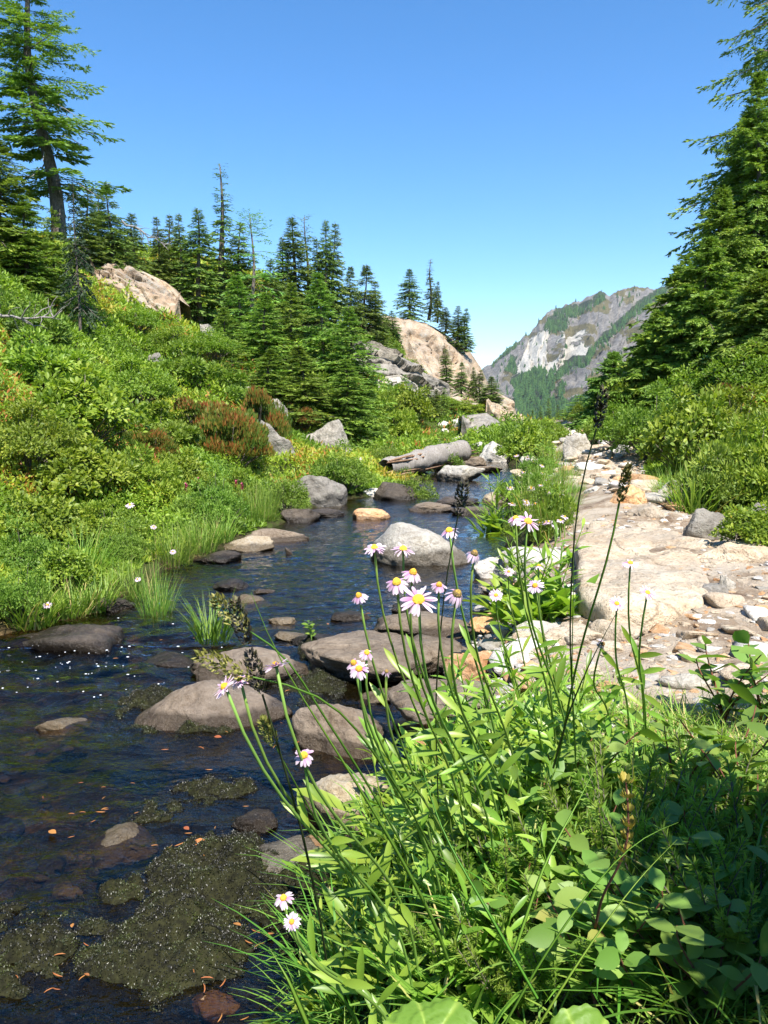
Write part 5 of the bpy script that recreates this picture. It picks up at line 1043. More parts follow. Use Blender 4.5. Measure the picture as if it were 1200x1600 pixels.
# ------------------------------------------------------------------ foreground plants
def clump(seed, n, L, spread=.05, T=T_LANCE, el=(.35, 1.25), stems=0, wid=1.0):
    r = np.random.default_rng(seed); b = MB(); a = r.uniform(0, 6.28, n); e = r.uniform(*el, n); P = np.c_[spread * r.normal(0, .6, n), spread * r.normal(0, .6, n), r.uniform(0, .03, n)]
    d = np.c_[np.cos(a) * np.cos(e), np.sin(a) * np.cos(e), np.sin(e)]; nd = np.c_[-np.cos(a) * np.sin(e), -np.sin(a) * np.sin(e), np.cos(e)]
    inst(b, T, P, d, nd + r.normal(0, .2, (n, 3)), L * r.uniform(.5, 1.15, n), r.uniform(0, 1, n), wid=wid * r.uniform(.8, 1.25, n))
    for k in range(stems):
        aa = r.uniform(0, 6.28); tip = np.array([math.cos(aa) * .07, math.sin(aa) * .07, L * r.uniform(1.3, 2.1)]); Q = bez(np.zeros(3), np.array([0, 0, tip[2] * .4]), tip * .8, tip, 8); tube(b, Q, np.linspace(.0022, .0013, 8), 5, .4); leaves_on(b, Q, 10, L * .6, r, T, .1, .98)
    return b
CLM = [clump(400 + k, 44, .15, .055, stems=4).mesh('leaf_clump', M['fore']) for k in range(4)]
def lowplant(me, x, y, s, label, name, cat, group=None, rz=None, tiltx=0):
    o = bpy.data.objects.new(name, me); COL.objects.link(o); o.location = (x, y, gh(x, y) - .004); o.scale = (s,) * 3 if np.isscalar(s) else s; rr_ = random.Random(int(x * 977 + y * 331)); o.rotation_euler = (tiltx, 0, rr_.uniform(0, 6.28) if rz is None else rz); return tag(o, label, cat, group)
FG = 'lance leaved clumps massed in the foreground'
k = 0
for u, v, s, lb in [(640, 1290, 1.0, 'lance leaved clump overhanging the speckled tan rock'), (610, 1380, 1.0, 'lance leaved clump right of the pale flat stone'), (690, 1240, 1.1, 'tall lance leaved clump at the feet of the tall flower stems'), (740, 1200, 1.1, 'lance leaved clump behind the tall flower stems'), (700, 1330, 1.1, 'lance leaved clump at the middle of the leafy bank'), (780, 1270, 1.1, 'lance leaved clump right of the flower stems'),
                    (830, 1210, 1.1, 'lance leaved clump in front of the white gravel'), (890, 1190, 1.0, 'lance leaved clump at the turf edge'), (650, 1450, 1.0, 'lance leaved clump above the lower left grasses'), (760, 1380, 1.0, 'lance leaved clump behind the heather sprigs'), (860, 1290, 1.0, 'lance leaved clump left of the yellow seed spike'), (570, 1480, .85, 'small lance leaved clump near the lowest daisies'),
                    (730, 1470, .9, 'lance leaved clump near the big round leaf'), (930, 1240, .9, 'lance leaved clump under the dark thin stalk'), (620, 1540, .8, 'lance leaved clump left of the big round leaf'), (820, 1350, .9, 'lance leaved clump among oval leaved twigs'), (870, 1130, .8, 'lance leaved clump poking from the gravel edge'), (680, 1400, 1.0, 'lance leaved clump left of the heather sprigs'), (560, 1400, .7, 'short lance leaved clump hanging over the bank'), (690, 1580, .8, 'lance leaved clump just behind the left round leaf'), (770, 1560, .8, 'lance leaved clump at the bottom between the round leaves'), (870, 1480, .8, 'lance leaved clump in the lower middle'), (540, 1580, .7, 'lance leaved clump in the bottom left grasses')]:
    p = ground(u, v); lowplant(CLM[k % 4], p[0], p[1], s, lb, 'leafy_plant', 'plant'); k += 1
for u, v, s, lb in [(830, 985, 1.6, 'dark leafy daisy clump on the gravel bank'), (800, 960, 1.5, 'leafy daisy clump at the waterline behind the stems'), (870, 965, 1.4, 'leafy clump against the left edge of the slab'), (775, 830, 2.0, 'bright leafy plant at the right waterline behind the tall bunch')]:
    p = ground(u, v); lowplant(CLM[k % 4], p[0], p[1], s, lb, 'leafy_plant', 'plant'); k += 1
# oval leaved twigs
def twiggy(seed, ns, h, ll, lean=.5):
    r = np.random.default_rng(seed); st = MB(); lf = MB()
    for k in range(ns):
        a = r.uniform(0, 6.28); tip = np.array([math.cos(a) * lean * h, math.sin(a) * lean * h, h * r.uniform(.7, 1.1)]) * r.uniform(.7, 1); Q = bez(np.zeros(3), np.array([0, 0, h * .3]), tip * .75 + r.normal(0, .01, 3), tip, 9); tube(st, Q, np.linspace(.0022, .001, 9), 5)
        for j in range(9):
            t = .25 + .75 * j / 8; i = min(int(t * 8), 7); p = Q[i] + (Q[i + 1] - Q[i]) * (t * 8 - i); aa = j * 2.6 + k; d = nrm(np.array([math.cos(aa), math.sin(aa), .35 + r.normal(0, .2)]))
            inst(lf, T_OVAL, p[None], d[None], np.array([[r.normal(0, .35), -.35 + r.normal(0, .35), 1.]]), np.array([ll * r.uniform(.75, 1.2)]), np.clip(r.beta(2, 2), 0, 1))
    return st, lf
TWG = []
for k in range(4):
    st, lf = twiggy(500 + k, 5, .17, .046); TWG.append((st.mesh('twigs', M['redtwig']), lf.mesh('leaves', M['huckle'])))
k = 0
for u, v, s, lb in [(715, 1240, 1.0, 'oval leaved twigs left of centre in the foreground'), (830, 1320, 1.15, 'bright oval leaved twigs in the middle of the foreground'), (880, 1270, 1.1, 'oval leaved twigs just left of the yellow seed spike'), (925, 1250, 1.1, 'oval leaved twigs reaching the turf'), (1130, 1140, 1.5, 'blue green oval leaved bush against the gravel at right'), (1190, 1150, 1.4, 'blue green oval leaved bush cut by the right edge'),
                    (1010, 1500, 1.1, 'oval leaved twig with red stem at lower right'), (950, 1540, 1.0, 'oval leaved twigs near the bottom edge'), (1060, 1280, 1.2, 'shaded oval leaved twigs at right'), (1130, 1260, 1.3, 'deep shaded oval leaved bush'), (1180, 1330, 1.2, 'oval leaved twig catching light at the right edge'), (780, 1500, 1.0, 'oval leaved twigs above the big round leaf'), (860, 1420, 1.0, 'grey green oval leaved twigs beside the heather'),
                    (1090, 1420, 1.0, 'oval leaved twigs in shade beside fine grass'), (700, 1460, .9, 'upright pale oval leaves left of the heather'), (1000, 1590, .9, 'oval leaved twigs in the bottom right corner'), (1060, 1560, .9, 'oval leaved twigs right of the bottom edge round leaf'), (900, 1360, .9, 'oval leaves below the yellow seed spike'), (640, 1580, .9, 'oval leaved twigs left of the round leaves at the bottom edge'), (810, 1590, .95, 'oval leaved twigs between the two round leaves'), (960, 1460, 1.1, 'oval leaved twig crossing behind the long arching blade'), (1120, 1600, 1.0, 'oval leaved twigs at the very bottom right'), (720, 1380, .9, 'oval leaved twigs amid the lance leaves'), (930, 1580, 1.0, 'oval leaved twigs above the right hand round leaf')]:
    p = ground(u, v); e = empty('oval_leaved_shrub', (p[0], p[1], gh(p[0], p[1])), random.Random(k).uniform(0, 6.28), lb, 'shrub', None, s); put('twigs', TWG[k % 4][0], e); put('leaves', TWG[k % 4][1], e); k += 1
# heather sprigs with needle leaves
def sprigs(seed, n=20, h=.17, nl=.017):
    r = np.random.default_rng(seed); st = MB(); lf = MB()
    for k in range(n):
        a = r.uniform(0, 6.28); tip = np.array([math.cos(a) * .6 * h, math.sin(a) * .6 * h, h * r.uniform(.6, 1.1)]); Q = bez(np.zeros(3), np.array([math.cos(a) * .3 * h, math.sin(a) * .3 * h, h * .15]), tip * .8, tip, 10); tube(st, Q, np.linspace(.0018, .0008, 10), 4)
        m_ = 120; t = r.uniform(.2, 1, m_); P = Q[np.minimum((t * 9).astype(int), 8)] + (Q[np.minimum((t * 9).astype(int), 8) + 1] - Q[np.minimum((t * 9).astype(int), 8)]) * ((t * 9) % 1)[:, None]; tg = nrm(tip)[None]
        d = nrm(r.normal(size=(m_, 3))); d = nrm(d - tg * (d @ tg[0])[:, None]) + tg * (.5 + .6 * t[:, None]); inst(lf, T_NEED, P, d, r.normal(size=(m_, 3)), nl * r.uniform(.7, 1.3, m_) * (1.1 - .3 * t), np.clip(.2 + .7 * t ** 2 + r.normal(0, .1, m_), 0, .66), wid=1.6)
    return st, lf
SPR = []
for k in range(3):
    st, lf = sprigs(600 + k); SPR.append((st.mesh('twigs', M['bark']), lf.mesh('needles', M['leaf_bright'])))
k = 0
for u, v, s, lb in [(800, 1440, 1.1, 'needle leaved heather sprigs left of the red stem'), (850, 1480, 1.0, 'needle leaved heather sprigs in the lower middle'), (960, 1390, 1.2, 'bright needle leaved heather sprigs below the yellow seed spike'), (1010, 1370, 1.2, 'brightest needle leaved sprigs at the edge of the shade'), (750, 1420, 1.0, 'needle leaved sprigs behind the round leaf'), (720, 1540, .9, 'needle leaved sprigs just above the round leaf'), (900, 1440, 1.0, 'needle leaved sprigs between oval leaved twigs'),
                    (1150, 1500, 1.1, 'needle leaved sprigs in the dark right corner'), (1190, 1440, 1.2, 'needle leaved sprigs at the right edge in half shade'), (800, 1570, .9, 'needle leaved sprigs at the bottom edge'), (1110, 1340, 1.1, 'shaded needle leaved sprigs under the oval leaved bush'), (870, 1560, .9, 'needle leaved sprigs between the two round leaves'), (660, 1500, .8, 'needle leaved sprigs beside the lower grasses'), (1050, 1470, 1.0, 'needle leaved sprigs behind the red stemmed twig')]:
    p = ground(u, v); e = empty('heather_plant', (p[0], p[1], gh(p[0], p[1])), random.Random(k + 50).uniform(0, 6.28), lb, 'heather', None, s); put('twigs', SPR[k % 3][0], e); put('needles', SPR[k % 3][1], e); k += 1
# foreground grasses and turf
for a in [(530, 1565, 150, 190, 'fg0', 'long thin grass tuft drooping over the near water edge'), (555, 1500, 140, 180, 'fg1', 'grass tuft below the lowest daisies'), (560, 1580, 200, 220, 'fg0', 'dense grass tuft at the bottom edge left of the round leaf'), (600, 1430, 180, 220, 'fg0', 'upright grass tuft in front of the speckled rock'), (650, 1340, 160, 200, 'fg1', 'grass tuft among the flower stems'),
          (760, 1330, 150, 190, 'fg0', 'dark green grass tuft right of the flower stems'), (860, 1500, 220, 240, 'fg1', 'arching broad grass in the lower middle'), (930, 1480, 220, 260, 'fg0', 'long arching grass beside the red stemmed twig'), (1130, 1560, 260, 230, 'fg0', 'shaded fine grass in the lower right corner'), (1180, 1480, 220, 200, 'fg1', 'dry tinted grass at the right edge'), (740, 1590, 220, 220, 'fg1', 'grass tuft behind the big round leaf'),
          (830, 1180, 120, 150, 'fg1', 'light grass tuft at the gravel edge'), (900, 1220, 130, 150, 'fg0', 'grass tuft left of the turf'), (1000, 1250, 140, 120, 'fg1', 'grass tuft in front of the turf'), (500, 1600, 110, 120, 'fg1', 'lowest left grass tuft over dark moss'), (1080, 1590, 200, 180, 'fg1', 'grass tuft at the bottom right edge')]:
    tuft(*a)
r = np.random.default_rng(5); tf = MB(); N = 9000; u = r.uniform(900, 1260, N); v = r.uniform(1095, 1330, N); PP = []
gx = r.uniform(.42, 1.5, N); gy = r.uniform(1.15, 2.25, N); ok = (fbm(np.c_[gx * 4, gy * 4], 66, 3) > -.45) & (gy < 2.15 + .2 * fbm(np.c_[gx * 3, gy * 3], 67, 2)); gx, gy = gx[ok], gy[ok]; n = len(gx); a = r.uniform(0, 6.28, n)
blades(tf, np.c_[gx, gy, ground_h(gx, gy) - .005], np.c_[np.cos(a), np.sin(a), a * 0], r.uniform(.04, .13, n), r.uniform(.0015, .0035, n), r.uniform(.1, 1.0, n), r.uniform(.2, 1.3, n), np.clip(r.uniform(.15, .85, n) + (r.random(n) < .22) * .6, 0, 1), 4)
gx = r.uniform(-.15, 1.0, 3500); gy = r.uniform(.75, 2.4, 3500); ok = (bank_dist(gx, gy) > .03) & (path_dist(gx, gy) > -.05); gx, gy = gx[ok], gy[ok]; n = len(gx); a = r.uniform(0, 6.28, n)
blades(tf, np.c_[gx, gy, ground_h(gx, gy) - .005], np.c_[np.cos(a), np.sin(a), a * 0], r.uniform(.05, .16, n), r.uniform(.002, .0045, n), r.uniform(.1, .9, n), r.uniform(.2, 1.2, n), r.uniform(.1, .8, n), 4)
tag(tf.build('short_grass', M['grass'], None, False), 'short green and straw coloured turf on the near bank', 'grass', kind='stuff')
# single stalks and blades whose course can be followed
def pxcurve(pts, n=16):
    P = np.array([atY(*p) for p in pts]); t = np.linspace(0, 1, len(P)); q = np.linspace(0, 1, n); s = np.r_[0, np.cumsum(np.linalg.norm(np.diff(P, axis=0), axis=1))]; s /= s[-1]
    out = np.c_[[np.interp(q, s, P[:, i]) for i in range(3)]].T
    for _ in range(3): out[1:-1] = (out[:-2] + 2 * out[1:-1] + out[2:]) / 4
    return out
def stalk(pts, label, w=.005, head=None, col='sedge', name='grass_stalk', flat=.35, var=.5, hl=.06):
    P = pxcurve(pts); e = empty(name, P[-1], 0, label, 'grass'); P = P - P[-1]; b = MB(); n = len(P); tg = nrm(np.gradient(P, axis=0)); sd = nrm(np.cross(tg, np.array([.2, -1, .3])[None])); up = np.cross(tg, sd)
    wd = w * .34 * np.clip(np.linspace(.1 if not head else .7, 1.3, n), 0, 1); V = np.stack([P - sd * wd[:, None] + up * wd[:, None] * flat, P, P + sd * wd[:, None] + up * wd[:, None] * flat, P - up * wd[:, None] * .7], 1).reshape(-1, 3)
    f = [(i * 4 + q, i * 4 + (q + 1) % 4, i * 4 + 4 + (q + 1) % 4, i * 4 + 4 + q) for i in range(n - 1) for q in range(4)]; b.add(V, np.array(f), var); put('blade', b.mesh('blade', M[col]), e)
    if head:
        r = np.random.default_rng(int(pts[0][0])); h = MB()
        for c, l, rad in head:
            i0 = P[0]; ax = nrm(P[0] - P[3]); m_ = 170; t = r.uniform(0, 1, m_); a = r.uniform(0, 6.28, m_); x = nrm(np.cross(ax, [.3, .2, 1])); y = np.cross(ax, x); o = np.cos(a)[:, None] * x + np.sin(a)[:, None] * y
            Q = i0 - ax * c * .01 + ax[None] * (t * l)[:, None] + o * (rad * .62 * np.sin(np.pi * np.clip(t * .9 + .05, 0, 1)) ** .6)[:, None]
            inst(h, T_LEAF, Q, ax[None] * .9 + o * .8, o, .0055 * r.uniform(.7, 1.4, m_), r.random(m_))
        put('seed_head', h.mesh('seed_head', M[col + '_head'] if col + '_head' in M else M['sedge_head'], False), e)
    return e
M['sedge_head'] = leaf_mat('olive sedge scales', [(0, (.05, .05, .012)), (.5, (.16, .16, .03)), (1, (.30, .27, .07))], .1)
M['dark_head'] = leaf_mat('blackish sedge scales', [(0, (.012, .010, .008)), (.7, (.05, .04, .025)), (1, (.16, .15, .05))], 0)
M['dark'] = leaf_mat('sedge stalk with painted shade', [(0, (.03, .045, .02)), (1, (.06, .09, .03))], .1)  # darkened sedge green, shade put into the stalk colour
stalk([(392, 925, .74), (402, 980, .74), (425, 1020, .75), (470, 1085, .77), (530, 1180, .80), (610, 1310, .86), (680, 1440, .95), (700, 1500, 1.0)], 'long bright green blade crossing the left flowers down to the bank', .0072, flat=.5, var=.8)
stalk([(388, 985, .80), (440, 1000, .80), (480, 1080, .82), (560, 1200, .88), (640, 1340, 1.0)], 'bent sedge stalk with a brown olive head hanging over the sedge rock', .004, [(0, .05, .013)])
stalk([(395, 1058, .76), (470, 1065, .76), (510, 1080, .77), (560, 1140, .80), (640, 1260, .92), (690, 1360, 1.05)], 'sedge stalk with an olive head lying across the left daisies', .0042, [(0, .06, .012)])
stalk([(410, 1085, .78), (424, 1130, .78), (445, 1200, .80), (470, 1290, .85), (498, 1420, .93), (510, 1500, 1.0)], 'dark sedge stalk with black spikes left of the yellow domed daisy', .0045, [(0, .05, .010), (-6, .05, .010)], 'dark')
stalk([(430, 1165, .80), (440, 1185, .80), (470, 1240, .84), (560, 1400, 1.0)], 'short drooping sedge spike under the black spikes', .003, [(0, .04, .008)])
stalk([(716, 805, 1.0), (700, 880, 1.02), (690, 960, 1.05), (680, 1100, 1.15), (685, 1260, 1.3)], 'upright dark sedge stalk before the big boulder', .0036, [(0, .045, .010)], 'dark')
stalk([(932, 670, .95), (912, 715, .96), (900, 790, .98), (893, 900, 1.02), (890, 1000, 1.1), (900, 1180, 1.3)], 'tallest sedge stalk with a dark head against the trail', .0042, [(0, .05, .007)], 'dark')
stalk([(968, 785, 1.0), (962, 840, 1.0), (945, 890, 1.02), (925, 950, 1.05), (900, 1040, 1.12), (880, 1150, 1.25), (870, 1200, 1.35)], 'green sedge stalk with a slim dark spike over the slab', .0062, [(0, .05, .006)], var=.7)
stalk([(970, 945, 1.05), (945, 990, 1.05), (915, 1050, 1.08), (890, 1110, 1.12), (865, 1200, 1.25)], 'dark folded grass blade in front of the white gravel', .007, None, 'dark')
stalk([(895, 760, 1.0), (897, 900, 1.03), (893, 1050, 1.1), (900, 1200, 1.3)], 'straight thin green stalk left of the slab', .0045, var=.6)
stalk([(1060, 1285, .85), (1010, 1300, .84), (960, 1345, .83), (900, 1420, .83), (840, 1510, .84), (790, 1600, .86)], 'long arching blade curving from the shade to the bottom edge', .0055, var=.75)
stalk([(1058, 1312, .84), (1000, 1370, .80), (940, 1450, .78), (880, 1540, .76), (820, 1640, .76)], 'red tipped straight blade crossing the lower middle', .005, var=.9)
stalk([(1000, 1040, 1.2), (990, 1160, 1.15), (985, 1280, 1.1), (1000, 1400, 1.1)], 'thin dark upright stalk right of the oval leaves', .003, None, 'dark')
stalk([(650, 1170, .95), (690, 1300, .86), (760, 1420, .82), (840, 1560, .8)], 'blade running down through the lance leaves', .006, var=.5)
stalk([(940, 1180, 1.0), (900, 1260, .95), (850, 1350, .9), (800, 1500, .88)], 'pale blade leaning left across the oval leaves', .007, var=.8)
stalk([(420, 1480, .82), (450, 1530, .80), (480, 1600, .80)], 'short green blade at the lower left grasses', .009, var=.7)
stalk([(400, 1500, .86), (460, 1505, .85), (530, 1550, .87), (560, 1600, .9)], 'curved blade bending out over the dark moss', .007, var=.6)
# yellow seed spike on a red stem
P = pxcurve([(978, 1222, .92), (985, 1300, .92), (975, 1340, .93), (940, 1400, .97), (930, 1450, 1.02)]); e = empty('seed_spike_plant', P[-1], 0, 'yellow seed spike on a dark red stem in the foreground', 'flower'); P = P - P[-1]; b = MB(); tube(b, P, np.linspace(.0012, .002, len(P)), 6); put('stem', b.mesh('stem', M['redtwig']), e)
b = MB(); n = 90; r = np.random.default_rng(9); t = r.uniform(0, .42, n); i = (t * 15).astype(int); a = r.uniform(0, 6.28, n); o = np.c_[np.cos(a), np.sin(a), r.normal(0, .3, n)]; inst(b, T_OVAL, P[i] + o * .003, o * .6 + np.array([0, 0, .8]), o, .011 * r.uniform(.6, 1.2, n), r.random(n))
M['yellowseed'] = leaf_mat('yellow green seed pods', [(0, (.20, .20, .03)), (1, (.46, .38, .07))], .2); put('seed_spike', b.mesh('seed_spike', M['yellowseed']), e)
# big round leaves at the bottom edge
for u, v, w, Y, lb, nd in [(672, 1632, 150, .68, 'big round light green leaf at the bottom edge left of centre', (0, -.55, .8)), (915, 1655, 150, .66, 'big round leaf cut by the bottom edge right of centre', (.1, -.45, .85))]:
    p = atY(u, v, Y); e = empty('round_leaf_plant', (p[0], p[1] + .02, gh(p[0], p[1] + .02)), 0, lb, 'plant'); q = p - np.array(e.location); b = MB(); nd = nrm(np.array(nd)); s = w * Y / FPX; na_, nr_ = 168, 16; yv = nrm(np.cross(nd, [1, 0, 0])); xv = np.cross(yv, nd); V = []
    for j in range(nr_ + 1):
        for i in range(na_):
            a = i * 2 * math.pi / na_; rr_ = j / nr_ * s * .55 * (1 + (.022 * math.sin(a * 24) + .06 * math.sin(a * 3 + u) + .03 * math.sin(a * 7)) * j / nr_) * (1 - .3 * math.exp(-((a - 3 * math.pi / 2) / .3) ** 2)); z = .012 * math.sin(a * 2 + 1.2 + u) * (j / nr_) ** 2 + .0016 * math.sin(a * 5 + j * 1.1) * j / nr_ + .0012 * math.sin(j * 2.3 + a * 11) + .0022 * abs(math.sin(a * 3.5)) ** .5 * (j / nr_) - .010 * (j / nr_) ** 3
            V.append(q + xv * rr_ * math.cos(a) + yv * rr_ * math.sin(a) + nd * z)
    kk = np.arange((nr_ + 1) * na_).reshape(nr_ + 1, na_); k2 = np.roll(kk, -1, 1); an = np.tile(np.arange(na_) * 2 * math.pi / na_, nr_ + 1); b.add(V, np.stack([kk[:-1], k2[:-1], k2[1:], kk[1:]], -1).reshape(-1, 4), np.clip(.42 + .55 * np.abs(np.cos(an * 3.5)) ** 40, 0, 1)); put('leaf', b.mesh('leaf', M['leaf_bright']), e)
    b = MB(); tube(b, bez(np.zeros(3), q * np.array([.3, .3, .6]), q * .8, q, 8), .0025, 6); put('stem', b.mesh('stem', M['stem']), e)
# out-of-view bushes and a sapling, added to shade the lower right corner
for x, y, s, lb, key in [(1.12, 1.3, (.45, .45, .5), 'unseen dense bush added past the right edge to shade the lower right corner', 'leafy1'), (.92, .62, (.5, .5, .62), 'unseen leafy bush added beside the camera to shade the lower right corner', 'leafy2')]:
    rx, hh, fo_, st_ = SH[key]; e = empty('shrub', (x, y, gh(x, y) - .02), 1.0, lb, 'shrub', None, s); put('foliage', fo_, e); put('stems', st_, e)

Ht, Rb, tk, cr, de = TREEP['young']; e = empty('shade_sapling', (.87, .42, gh(.87, .42) - .05), .7, 'unseen hemlock sapling added to shade the lower right corner', 'tree', None, (.62, .62, .58)); put('trunk', tk, e); put('crown', cr, e)  # sapling out of view, added to block sun from the near plants

# ------------------------------------------------------------------ pebbles on the stream bed
sp2 = MB(); r = np.random.default_rng(91); n = 900; gy = np.exp(r.uniform(math.log(1.1), math.log(9), n)); gx = np.array([r.uniform(float(xl(y)) if y > 3 else -2.2, float(xr(y))) for y in gy])
for x, y, z in zip(gx, gy, ground_h(gx, gy)):
    if z > -.03: continue
    s_ = float(np.exp(r.uniform(math.log(.02), math.log(.13)))); q = BSH[int(r.integers(0, 12))] * np.array([s_, s_ * .8, s_ * .4]) * .5; a = r.uniform(0, 6.28); q[:, :2] = q[:, :2] @ np.array([[math.cos(a), math.sin(a)], [-math.sin(a), math.cos(a)]])
    sp2.add(q + np.array([x, y, min(z + s_ * .08, -.012 - s_ * .2)]), ICO1F, .5, int(r.choice([0, 0, 0, 0, 1, 1])))
tag(sp2.build('streambed_pebbles', [M['rock_dark'], M['rock_grey'], M['rock_tan']]), 'brown and tan pebbles under the shallow water', 'pebbles', kind='stuff')

# ------------------------------------------------------------------ moss and litter in the stream
m, nt, b_, out = newmat('wet black green moss'); geo = nt.nodes.new('ShaderNodeNewGeometry'); at = nt.nodes.new('ShaderNodeAttribute'); at.attribute_name = 'v'
n1 = noise(nt, 14, geo.outputs['Position'], 4, .6); nt.links.new(mixc(nt, ramp(nt, [(.45, (0, 0, 0)), (.62, (1, 1, 1))], n1.outputs[0]).outputs[0], ramp(nt, [(0, (.006, .006, .004)), (1, (.022, .020, .010))], at.outputs['Fac']).outputs[0], ramp(nt, [(0, (.016, .022, .005)), (1, (.055, .066, .012))], at.outputs['Fac']).outputs[0]), b_.inputs['Base Color'])
b_.inputs['Roughness'].default_value = .42; b_.inputs['Specular IOR Level'].default_value = .5; M['moss'] = m
M['moss_base'] = plain_mat('peaty moss base', (.030, .030, .012), .9, (.010, .010, .006), 60, .1)
def moss(u, v, w, h, label, seed, top=.03, dr=None, z=-.018):
    """a low wet moss cushion whose outline seen from above is w x h photo pixels, foot at (u, v)"""
    p = atZ(u, v, 0); p2 = atZ(u, v - h * 1.2, 0); w *= 1.3; W_ = w * p[1] / FPX; D_ = p2[1] - p[1]; r = np.random.default_rng(seed); c = np.array([(p[0] + p2[0]) / 2, (p[1] + p2[1]) / 2]); b = MB(); n = 44
    g_ = np.linspace(-1.25, 1.25, n); X, Yg = np.meshgrid(g_, g_); X, Yg = X.ravel(), Yg.ravel(); edge = np.sqrt(X ** 2 + Yg ** 2) + .28 * fbm(np.c_[X * 1.6, Yg * 1.6], seed, 4)
    def hz(X, Yg, e): return z - .06 * sstep(.8, 1.3, e) + (top + .008) * sstep(1.2, .2, e) * (1 + .6 * fbm(np.c_[X * 3, Yg * 3], seed + 4, 4)) 
    Z = hz(X, Yg, edge); k = np.arange(n * n).reshape(n, n); b.add(np.c_[X * W_ / 2, Yg * D_ / 2, Z], np.stack([k[:-1, :-1], k[:-1, 1:], k[1:, 1:], k[1:, :-1]], -1).reshape(-1, 4), .2, 1)
    m_ = int(np.clip(W_ * D_ * 170000, 4000, 42000)); x, y = r.uniform(-1.2, 1.2, m_), r.uniform(-1.2, 1.2, m_); e_ = np.sqrt(x ** 2 + y ** 2) + .28 * fbm(np.c_[x * 1.6, y * 1.6], seed, 4); ok = e_ + .35 * (r.random(m_) - .5) < 1.1; x, y, e_ = x[ok], y[ok], e_[ok]; q = len(x); a = r.uniform(0, 6.28, q)
    inst(b, T_LEAF, np.c_[x * W_ / 2, y * D_ / 2, hz(x, y, e_) + .001], np.c_[np.cos(a), np.sin(a), r.uniform(.2, 1.5, q)], r.normal(size=(q, 3)) + np.array([0, 0, .8]), r.uniform(.0022, .006, q), r.random(q))
    o = b.build('moss_cushion', [M['moss'], M['moss_base']], None, False); o.location = (*c, 0); return tag(o, label, 'moss')
for k, a in enumerate([(335, 1260, 130, 48, 'dark dripping moss cushion left of the small brown cobble', .02), (330, 1450, 240, 140, 'green topped moss cushion filling the near shallows', .05), (270, 1600, 400, 170, 'largest moss cushion along the bottom edge of the water', .04), (60, 1560, 170, 110, 'blackish moss cushion in the lower left corner', .03), (470, 1500, 150, 120, 'dark moss along the near bank below the lowest daisies', .05),
                       (500, 1120, 150, 80, 'black moss between the two large grey rocks', .025), (310, 1160, 220, 44, 'black dripping moss skirt of the large smooth rock', .022), (560, 1178, 150, 26, 'wet moss skirt of the grey rock by the yellow domed daisy', .02), (430, 1395, 120, 60, 'dark moss under the pale flat stone', .03), (250, 1290, 90, 40, 'small dark moss patch in the left shallows', .015),
                       (230, 1130, 90, 50, 'mossy hump left of the large smooth rock', .03), (500, 1040, 70, 34, 'olive moss pad between the flat rocks', .05), (30, 1470, 120, 60, 'thin dark moss film at the left edge of the near shallows', .016), (190, 1420, 110, 50, 'ragged moss patch below the tan submerged stone', .022), (150, 1490, 160, 70, 'thin dark moss bed beside the tan submerged stone', .012)]):
    moss(*a[:5], 700 + k, a[5])
M['litter'] = leaf_mat('orange brown fallen needles', [(0, (.14, .05, .015)), (.6, (.42, .16, .05)), (1, (.58, .40, .16))], .1)
b = MB(); tube(b, [(-.5, 0, 0), (-.2, .06, .02), (.2, .03, .02), (.5, -.08, 0)], [.02, .06, .06, .015], 5, .5); LIT = [b.mesh('fallen_needle', M['litter'])]
b = MB(); inst(b, T_OVAL, np.array([[-.5, 0, 0.]]), np.array([[1., .1, .1]]), np.array([[0, .2, 1.]]), np.array([1.]), .4); LIT.append(b.mesh('fallen_leaf', M['litter']))
r = np.random.default_rng(55)
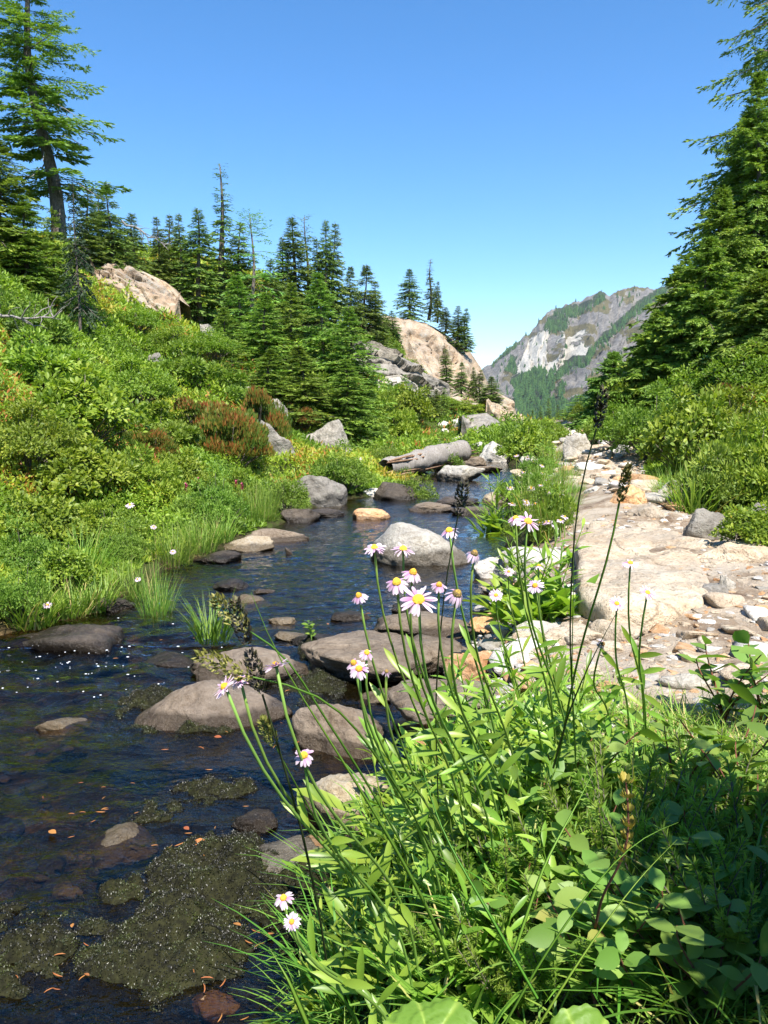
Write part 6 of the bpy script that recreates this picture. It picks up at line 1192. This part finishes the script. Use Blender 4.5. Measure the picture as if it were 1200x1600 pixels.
for k in range(85):
    c = [(90, 1510), (540, 1000), (350, 1150), (280, 1040), (470, 1105), (330, 1560), (150, 1260), (300, 1300), (420, 1450)][r.integers(0, 9)]; u, v = c[0] + r.normal(0, 50), c[1] + r.normal(0, 28)
    if v > 1610 or u < -20: continue
    p = atZ(u, v, .012); leafy = r.random() < .2; o = bpy.data.objects.new('fallen_leaf' if leafy else 'fallen_needle', LIT[int(leafy)]); COL.objects.link(o); s = r.uniform(.012, .028)
    o.location = (p[0], p[1], r.uniform(.008, .02)); o.rotation_euler = (0, 0, r.uniform(0, 6.28)); o.scale = (s,) * 3
    if leafy: tag(o, 'small orange fallen leaf lying in the shallow stream', 'leaf', 'fallen leaves in the shallow stream')
    else: tag(o, 'orange brown fallen needle lying in the shallow stream', 'needle', 'fallen needles in the shallow stream')
b = MB(); inst(b, T_OVAL, np.zeros((1, 3)), np.array([[1., .2, .1]]), np.array([[0, -.3, 1.]]), np.array([.04]), .6); o = b.build('fallen_leaf', M['litter']); p = atZ(300, 1318, .015); o.location = tuple(p); tag(o, 'largest orange leaf stranded on the near moss', 'leaf')
# seedling and moss sprigs
p = atZ(487, 1003, .04); st, lf = twiggy(777, 2, .13, .03, .12); e = empty('seedling', p, 0, 'little leafy seedling on a mossy stone in the pool', 'plant'); put('stem', st.mesh('stem', M['stem']), e); put('leaves', lf.mesh('leaves', M['leaf_bright']), e)
# ------------------------------------------------------------------ haze
_bm = bmesh.new(); bmesh.ops.create_cube(_bm, size=1); me = bpy.data.meshes.new('haze'); _bm.to_mesh(me); _bm.free()
o = put('haze', me); o.location = (0, 1200, 150); o.scale = (6000, 5000, 420); tag(o, kind='stuff'); o['label'] = 'thin pale air over the valley'; o['category'] = 'haze'
m = bpy.data.materials.new('thin valley haze'); m.use_nodes = True; nt = m.node_tree; nt.nodes.clear(); out = nt.nodes.new('ShaderNodeOutputMaterial'); pv = nt.nodes.new('ShaderNodeVolumePrincipled')
pv.inputs['Color'].default_value = (.86, .92, 1, 1); pv.inputs['Density'].default_value = .00008; pv.inputs['Anisotropy'].default_value = .2; nt.links.new(pv.outputs[0], out.inputs['Volume']); me.materials.append(m)
